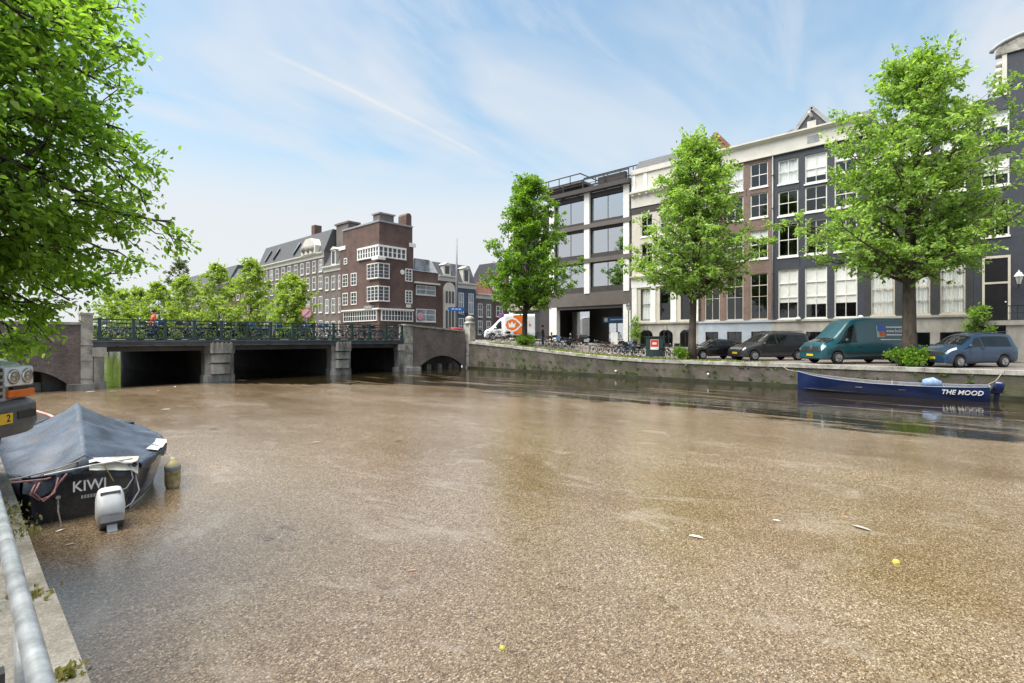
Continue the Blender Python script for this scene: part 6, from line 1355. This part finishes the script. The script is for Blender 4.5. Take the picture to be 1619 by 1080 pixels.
# green cabinet with a red and white poster
cbx = thing('green_cabinet', 'dark green street cabinet with red and white poster', 'cabinet', (33.9, tv(1035, 33.9), zst(20)), math.radians(-90 + 12))
q = MB(); q.box(-.62, .62, -.05, .5, 0, 1.38); q.build('body', M('cabinet_green', (.012, .035, .030), .5, .25, 3), cbx)
q = MB(); q.box(-.68, .68, -.10, .55, 1.38, 1.46); q.build('lid', M('cabinet_green', (.012, .035, .030), .5, .25, 3), cbx); q = MB(); q.box(-.02, .02, -.07, -.05, .05, 1.3); q.build('door_gap', m_plast, cbx)
q = MB(); q.box(-.28, .30, -.075, -.052, .50, 1.22); po = q.build('poster', m_white, cbx); q = MB(); q.box(-.26, .28, -.082, -.076, .70, 1.20); q.build('poster_red', M('poster_red', (.55, .03, .03), .5, .1), po); q = MB(); q.box(-.14, .16, -.086, -.083, .86, 1.02); q.build('poster_patch', M('poster_pink', (.75, .55, .52), .5, .1), po)
# mast with blue direction sign, by the cross street
mu = 58.5; mv = onu(722, 500, mu)[0]
ms = thing('sign_mast', 'tall grey mast with a blue direction sign beyond the bridge', 'mast', (mv, mu, 2.4))
q = MB(); q.tube([(0, 0, 0), (0, 0, 9.5), (0, 0, 15.4)], [.20, .16, .10], 10); q.build('mast', M('mast_grey', (.20, .21, .23), .5, .15), ms, True)
q = MB(); q.prism([(-1.55, 4.75), (-1.25, 4.98), (1.1, 4.98), (1.1, 4.42), (-1.25, 4.42)], -.30, -.26, 'xz'); sg = q.build('direction_sign', M('road_sign_blue', (.01, .13, .50), .45, .05), ms); sg.rotation_euler = (0, 0, -.35)
for k in range(3):
    q = MB(); q.box(-.9 + k * .55, -.5 + k * .55, -.315, -.301, 4.62, 4.78); q.build('sign_text', m_white, sg)
q = MB(); q.tube([(.0, 0, 4.0), (1.6, -.4, 4.1)], .06, 6); q.build('signal_arm', m_black, ms); q = MB(); q.box(1.5, 1.8, -.6, -.3, 3.2, 4.2); q.build('traffic_light', m_black, ms)
def round_sign(label, v, u, z0, H, r, face, rimm, yaw):
    t = thing('road_sign', label, 'sign', (v, u, z0), yaw)
    q = MB(); q.tube([(0, 0, 0), (0, 0, H)], .035, 8); q.build('post', m_greyroof, t, True); q = MB(); q.lathe([(r * .82, -.012), (r * .82, .0)], (0, -.045, H - r), 20, 'y'); f = q.build('sign_face', face, t)
    q = MB(); q.lathe([(r, .0), (r, .02)], (0, -.045, H - r), 20, 'y'); q.build('sign_rim', rimm, f); q = MB(); q.bar((-r * .6, -.06, H - r * 1.6), (r * .6, -.06, H - r * .4), .02, r * .22, up=(0, -1, 0)); q.build('sign_bar', rimm, f)
rd = M('road_sign_red', (.55, .10, .12), .5, .05)
round_sign('round red and white road sign above the bridge railing', onu(485, 0, 61)[0], 61, 2.5, 3.0 + .9, .62, M('road_sign_pale', (.62, .40, .42), .5, .05), rd, -.6)
round_sign('round blue and red no parking sign behind the parcel van', 40.6, tv(793, 40.6), zst(38), 3.0, .36, M('road_sign_purple', (.10, .10, .34), .5, .05), rd, -.9)
# cars far off on the bridge
for (px, lb, c) in ((668, 'dark car passing beyond the bridge parapet', (.05, .05, .06)), (705, 'red car waiting on the cross street', (.40, .03, .02))):
    vv = onu(px, 0, 50)[0]
    ST = [(2.0, .30, .46, .52, .66, .60), (1.95, .22, .58, .66, .80, .70), (1.65, .20, .70, .78, .84, .72), (.95, .20, .84, .94, .85, .70), (.25, .22, .88, 1.42, .85, .56), (-.2, .24, .88, 1.50, .85, .57), (-1.2, .25, .90, 1.46, .85, .56), (-1.8, .28, .90, 1.15, .84, .60), (-1.95, .36, .82, .90, .80, .6)]
    car('passing_car', lb, 'car', (vv + 1.0, 50, 2.62), (-1, .05), ST, paint('far_car_%d' % px, c), [(1.25, .30), (-1.2, .30)], [(3.4, 4.8, 3.3, 5.8, 4.1, 4.75), (4.95, 6.2, 3.3, 5.8, 4.9, 6.0)], bk_front, mirror=(.7, .95, .95))
# bollards on the far quay
for px in (1003, 1040, 872, 912):
    v = 41.2; u = tv(px, v); t = thing('bollard', 'brown steel street bollard along the house pavement', 'bollard', (v, u, zst(u)), 0, 'street bollards'); q = MB(); q.lathe([(.11, 0), (.11, .12), (.08, .16), (.075, .85), (.10, .90), (.09, 1.0), (.03, 1.06)], (0, 0, 0), 10); q.build('post', M('bollard_brown', (.06, .025, .02), .5, .2), t, True)

# ================================================================ PEOPLE
def person(label, loc, rz, coat, trous, hairc, pose='walk', scale=1.0):
    t = thing('person', label, 'person', loc, rz); t.scale = (scale,) * 3
    def skin(nm, V, E, Rr, mt_, lvl=2, root=0):
        me = bpy.data.meshes.new(nm); me.from_pydata(V, E, []); me.materials.append(mt_); o = link(nm, me, t)
        o.modifiers.new('skin', 'SKIN'); lay = me.skin_vertices[0].data if me.skin_vertices else None
        if lay is None: me.skin_vertices.new() if hasattr(me.skin_vertices, 'new') else None; lay = me.skin_vertices[0].data
        for i, r in enumerate(Rr): lay[i].radius = r if isinstance(r, tuple) else (r, r)
        lay[root].use_root = True; sb = o.modifiers.new('sub', 'SUBSURF'); sb.levels = lvl; sb.render_levels = lvl
        for p_ in me.polygons: p_.use_smooth = True
        o.modifiers['skin'].use_smooth_shade = True; return o
    s = .16 if pose == 'walk' else .05
    V = [(0, 0, .95), (0, 0, 1.15), (0, 0, 1.38), (0, 0, 1.52), (.02, 0, 1.60), (.03, 0, 1.74), (0, .19, 1.42), (-.06, .25, 1.14), (.08, .24, .90), (.12, .24, .82), (0, -.19, 1.42), (.06, -.25, 1.14), (.20, -.22, .93), (.25, -.22, .86), (0, .09, .90), (s, .10, .50), (s * .7, .10, .08), (s * .7 + .18, .11, .04), (0, -.09, .90), (-s * .4, -.10, .50), (-s * 1.8, -.10, .10), (-s * 1.8 + .16, -.11, .04)]
    E = [(0, 1), (1, 2), (2, 3), (3, 4), (4, 5), (2, 6), (6, 7), (7, 8), (8, 9), (2, 10), (10, 11), (11, 12), (12, 13), (0, 14), (14, 15), (15, 16), (16, 17), (0, 18), (18, 19), (19, 20), (20, 21)]
    Rr = [(.15, .12), (.14, .11), (.15, .11), .055, .09, .095, .06, .045, .036, .038, .06, .045, .036, .038, .085, .06, .042, .045, .085, .06, .042, .045]
    skm = M('skin_tone', (.50, .30, .22), .6, .1, 5); skin('body', V, E, Rr, skm)
    jv = [V[i] for i in (0, 1, 2, 3, 6, 7, 8, 10, 11, 12)]; je = [(0, 1), (1, 2), (2, 3), (2, 4), (4, 5), (5, 6), (2, 7), (7, 8), (8, 9)]; skin('jacket', jv, je, [(.175, .145), (.17, .14), (.175, .14), .075, .085, .066, .055, .085, .066, .055], coat)
    tvv = [V[i] for i in (0, 14, 15, 16, 18, 19, 20)]; skin('trousers', tvv, [(0, 1), (1, 2), (2, 3), (0, 4), (4, 5), (5, 6)], [(.165, .135), .105, .08, .065, .105, .08, .065], trous)
    q = MB(); q.lathe([(.04, 1.62), (.108, 1.68), (.116, 1.76), (.085, 1.84), (.02, 1.865)], (.005, 0, 0), 12); q.build('hair', hairc, t, True)
    return t
m_hair = M('dark_hair', (.03, .02, .015), .7, .2); m_jean = M('dark_trousers', (.03, .035, .05), .85, .2)
pv = onu(243, 0, BU + 1.9)[0]
person('person in a red orange jacket walking behind the bridge railing', (pv, BU + 1.9, DECK), math.pi, M('red_orange_jacket', (.60, .07, .03), .8, .15, 4), m_jean, m_hair)
u = tv(858, 35.5); person('person in a dark jacket standing among the office bicycles', (35.5, u, zst(u)), 2.2, M('dark_navy_coat', (.02, .022, .04), .8, .2, 4), M('blue_jeans', (.05, .08, .15), .85, .2), m_hair, 'stand')

# ================================================================ THINGS AFLOAT
def floater(name, label, px, py, pts, mt_, sc=1.0, cat='litter'):
    v, u = ground(px, py, 0); q = MB(); q.add([(a * sc, b * sc, c * sc + .012) for a, b, c in pts[0]], pts[1]); o = q.build(name, mt_, None, True); o.location = (v, u, 0); o.rotation_euler = (0, 0, px * .37); return tag(o, label, cat)
def ball(px, py, r, label):
    v, u = ground(px, py, 0); q = MB(); q.lathe([(.002, -r), (r * .5, -r * .86), (r * .86, -r * .5), (r, 0), (r * .86, r * .5), (r * .5, r * .86), (.002, r)], (0, 0, r * .1), 14); o = q.build('floating_ball', M('yellow_ball', (.50, .44, .07), .6, .3, 30), None, True); o.location = (v, u, 0); tag(o, label, 'ball')
ball(1417, 890, .042, 'larger yellow ball floating out in the brown seeds'); ball(794, 1026, .026, 'small yellow ball floating close to the near quay')
fe = ([(-.12, 0, 0), (-.06, .035, .012), (.05, .04, .014), (.13, .0, .004), (.05, -.03, .012), (-.06, -.03, .01)], [(0, 1, 2, 3, 4, 5)])
wl = M('litter_white', (.75, .75, .72), .6, .1); orl = M('litter_orange', (.55, .22, .10), .7, .2); grl = M('litter_grey', (.35, .33, .30), .8, .2); bn_ = M('twig_brown', (.05, .035, .02), .8, .2)
floater('feather', 'white feather lying on the floating seeds', 1100, 850, fe, wl, .8); floater('paper_scrap', 'small white scrap beyond the feather', 1228, 824, fe, wl, .45)
floater('dead_leaf', 'orange leaf floating in the grey part of the water', 652, 903, fe, orl, .42, 'leaf'); floater('dead_leaf', 'orange brown leaf between scrap and yellow ball', 1336, 818, fe, orl, .4, 'leaf'); floater('seed_clump', 'pale clump of seeds near the orange leaf', 1362, 836, fe, grl, 1.1, 'clump')
floater('twig', 'thin dark twig floating near the middle', 897, 930, ([(-.16, 0, 0), (.16, .01, 0), (.16, -.01, .01), (-.16, -.012, .01)], [(0, 1, 2, 3)]), bn_, .9, 'twig')
for px, py, s, lb, mm in ((145, 620, 2.2, 'long white plastic piece beside the brick abutment and its stone pillar', wl), (178, 619, 1.4, 'white plastic piece beside the opening under the bridge', wl), (381, 602, 2.6, 'pale pink foam raft beside the first pier', M('foam_pink', (.62, .45, .38), .7, .15)), (276, 612, 1.6, 'pale foam lump before the first pier', M('foam_tan', (.55, .45, .35), .7, .15)), (262, 648, 1.4, 'white plastic scrap near the covered boat', wl), (95, 840, .5, 'white scrap floating under the outboard motor', wl), (110, 862, .45, 'second pale scrap beside the quay wall', grl), (500, 700, .9, 'pale scrap in the middle of the seeds', grl), (250, 618, 1.3, 'orange scrap floating before the bridge', orl)):
    floater('plastic_scrap', lb, px, py, fe, mm, s)
# cards on the far wall
for px, py in ((974, 587), (1120, 592)):
    u, z = onv(px, py, 31.42); q = MB(); q.lathe([(.01, 0), (.06, .02), (.08, .07), (.05, .12), (.01, .14)], (0, 0, -.05), 8); o = q.build('mooring_ring', wl, None, True); o.location = (31.38, u, z); tag(o, 'pale mooring knob fixed on the far quay wall', 'mooring', 'mooring knobs on the far wall')
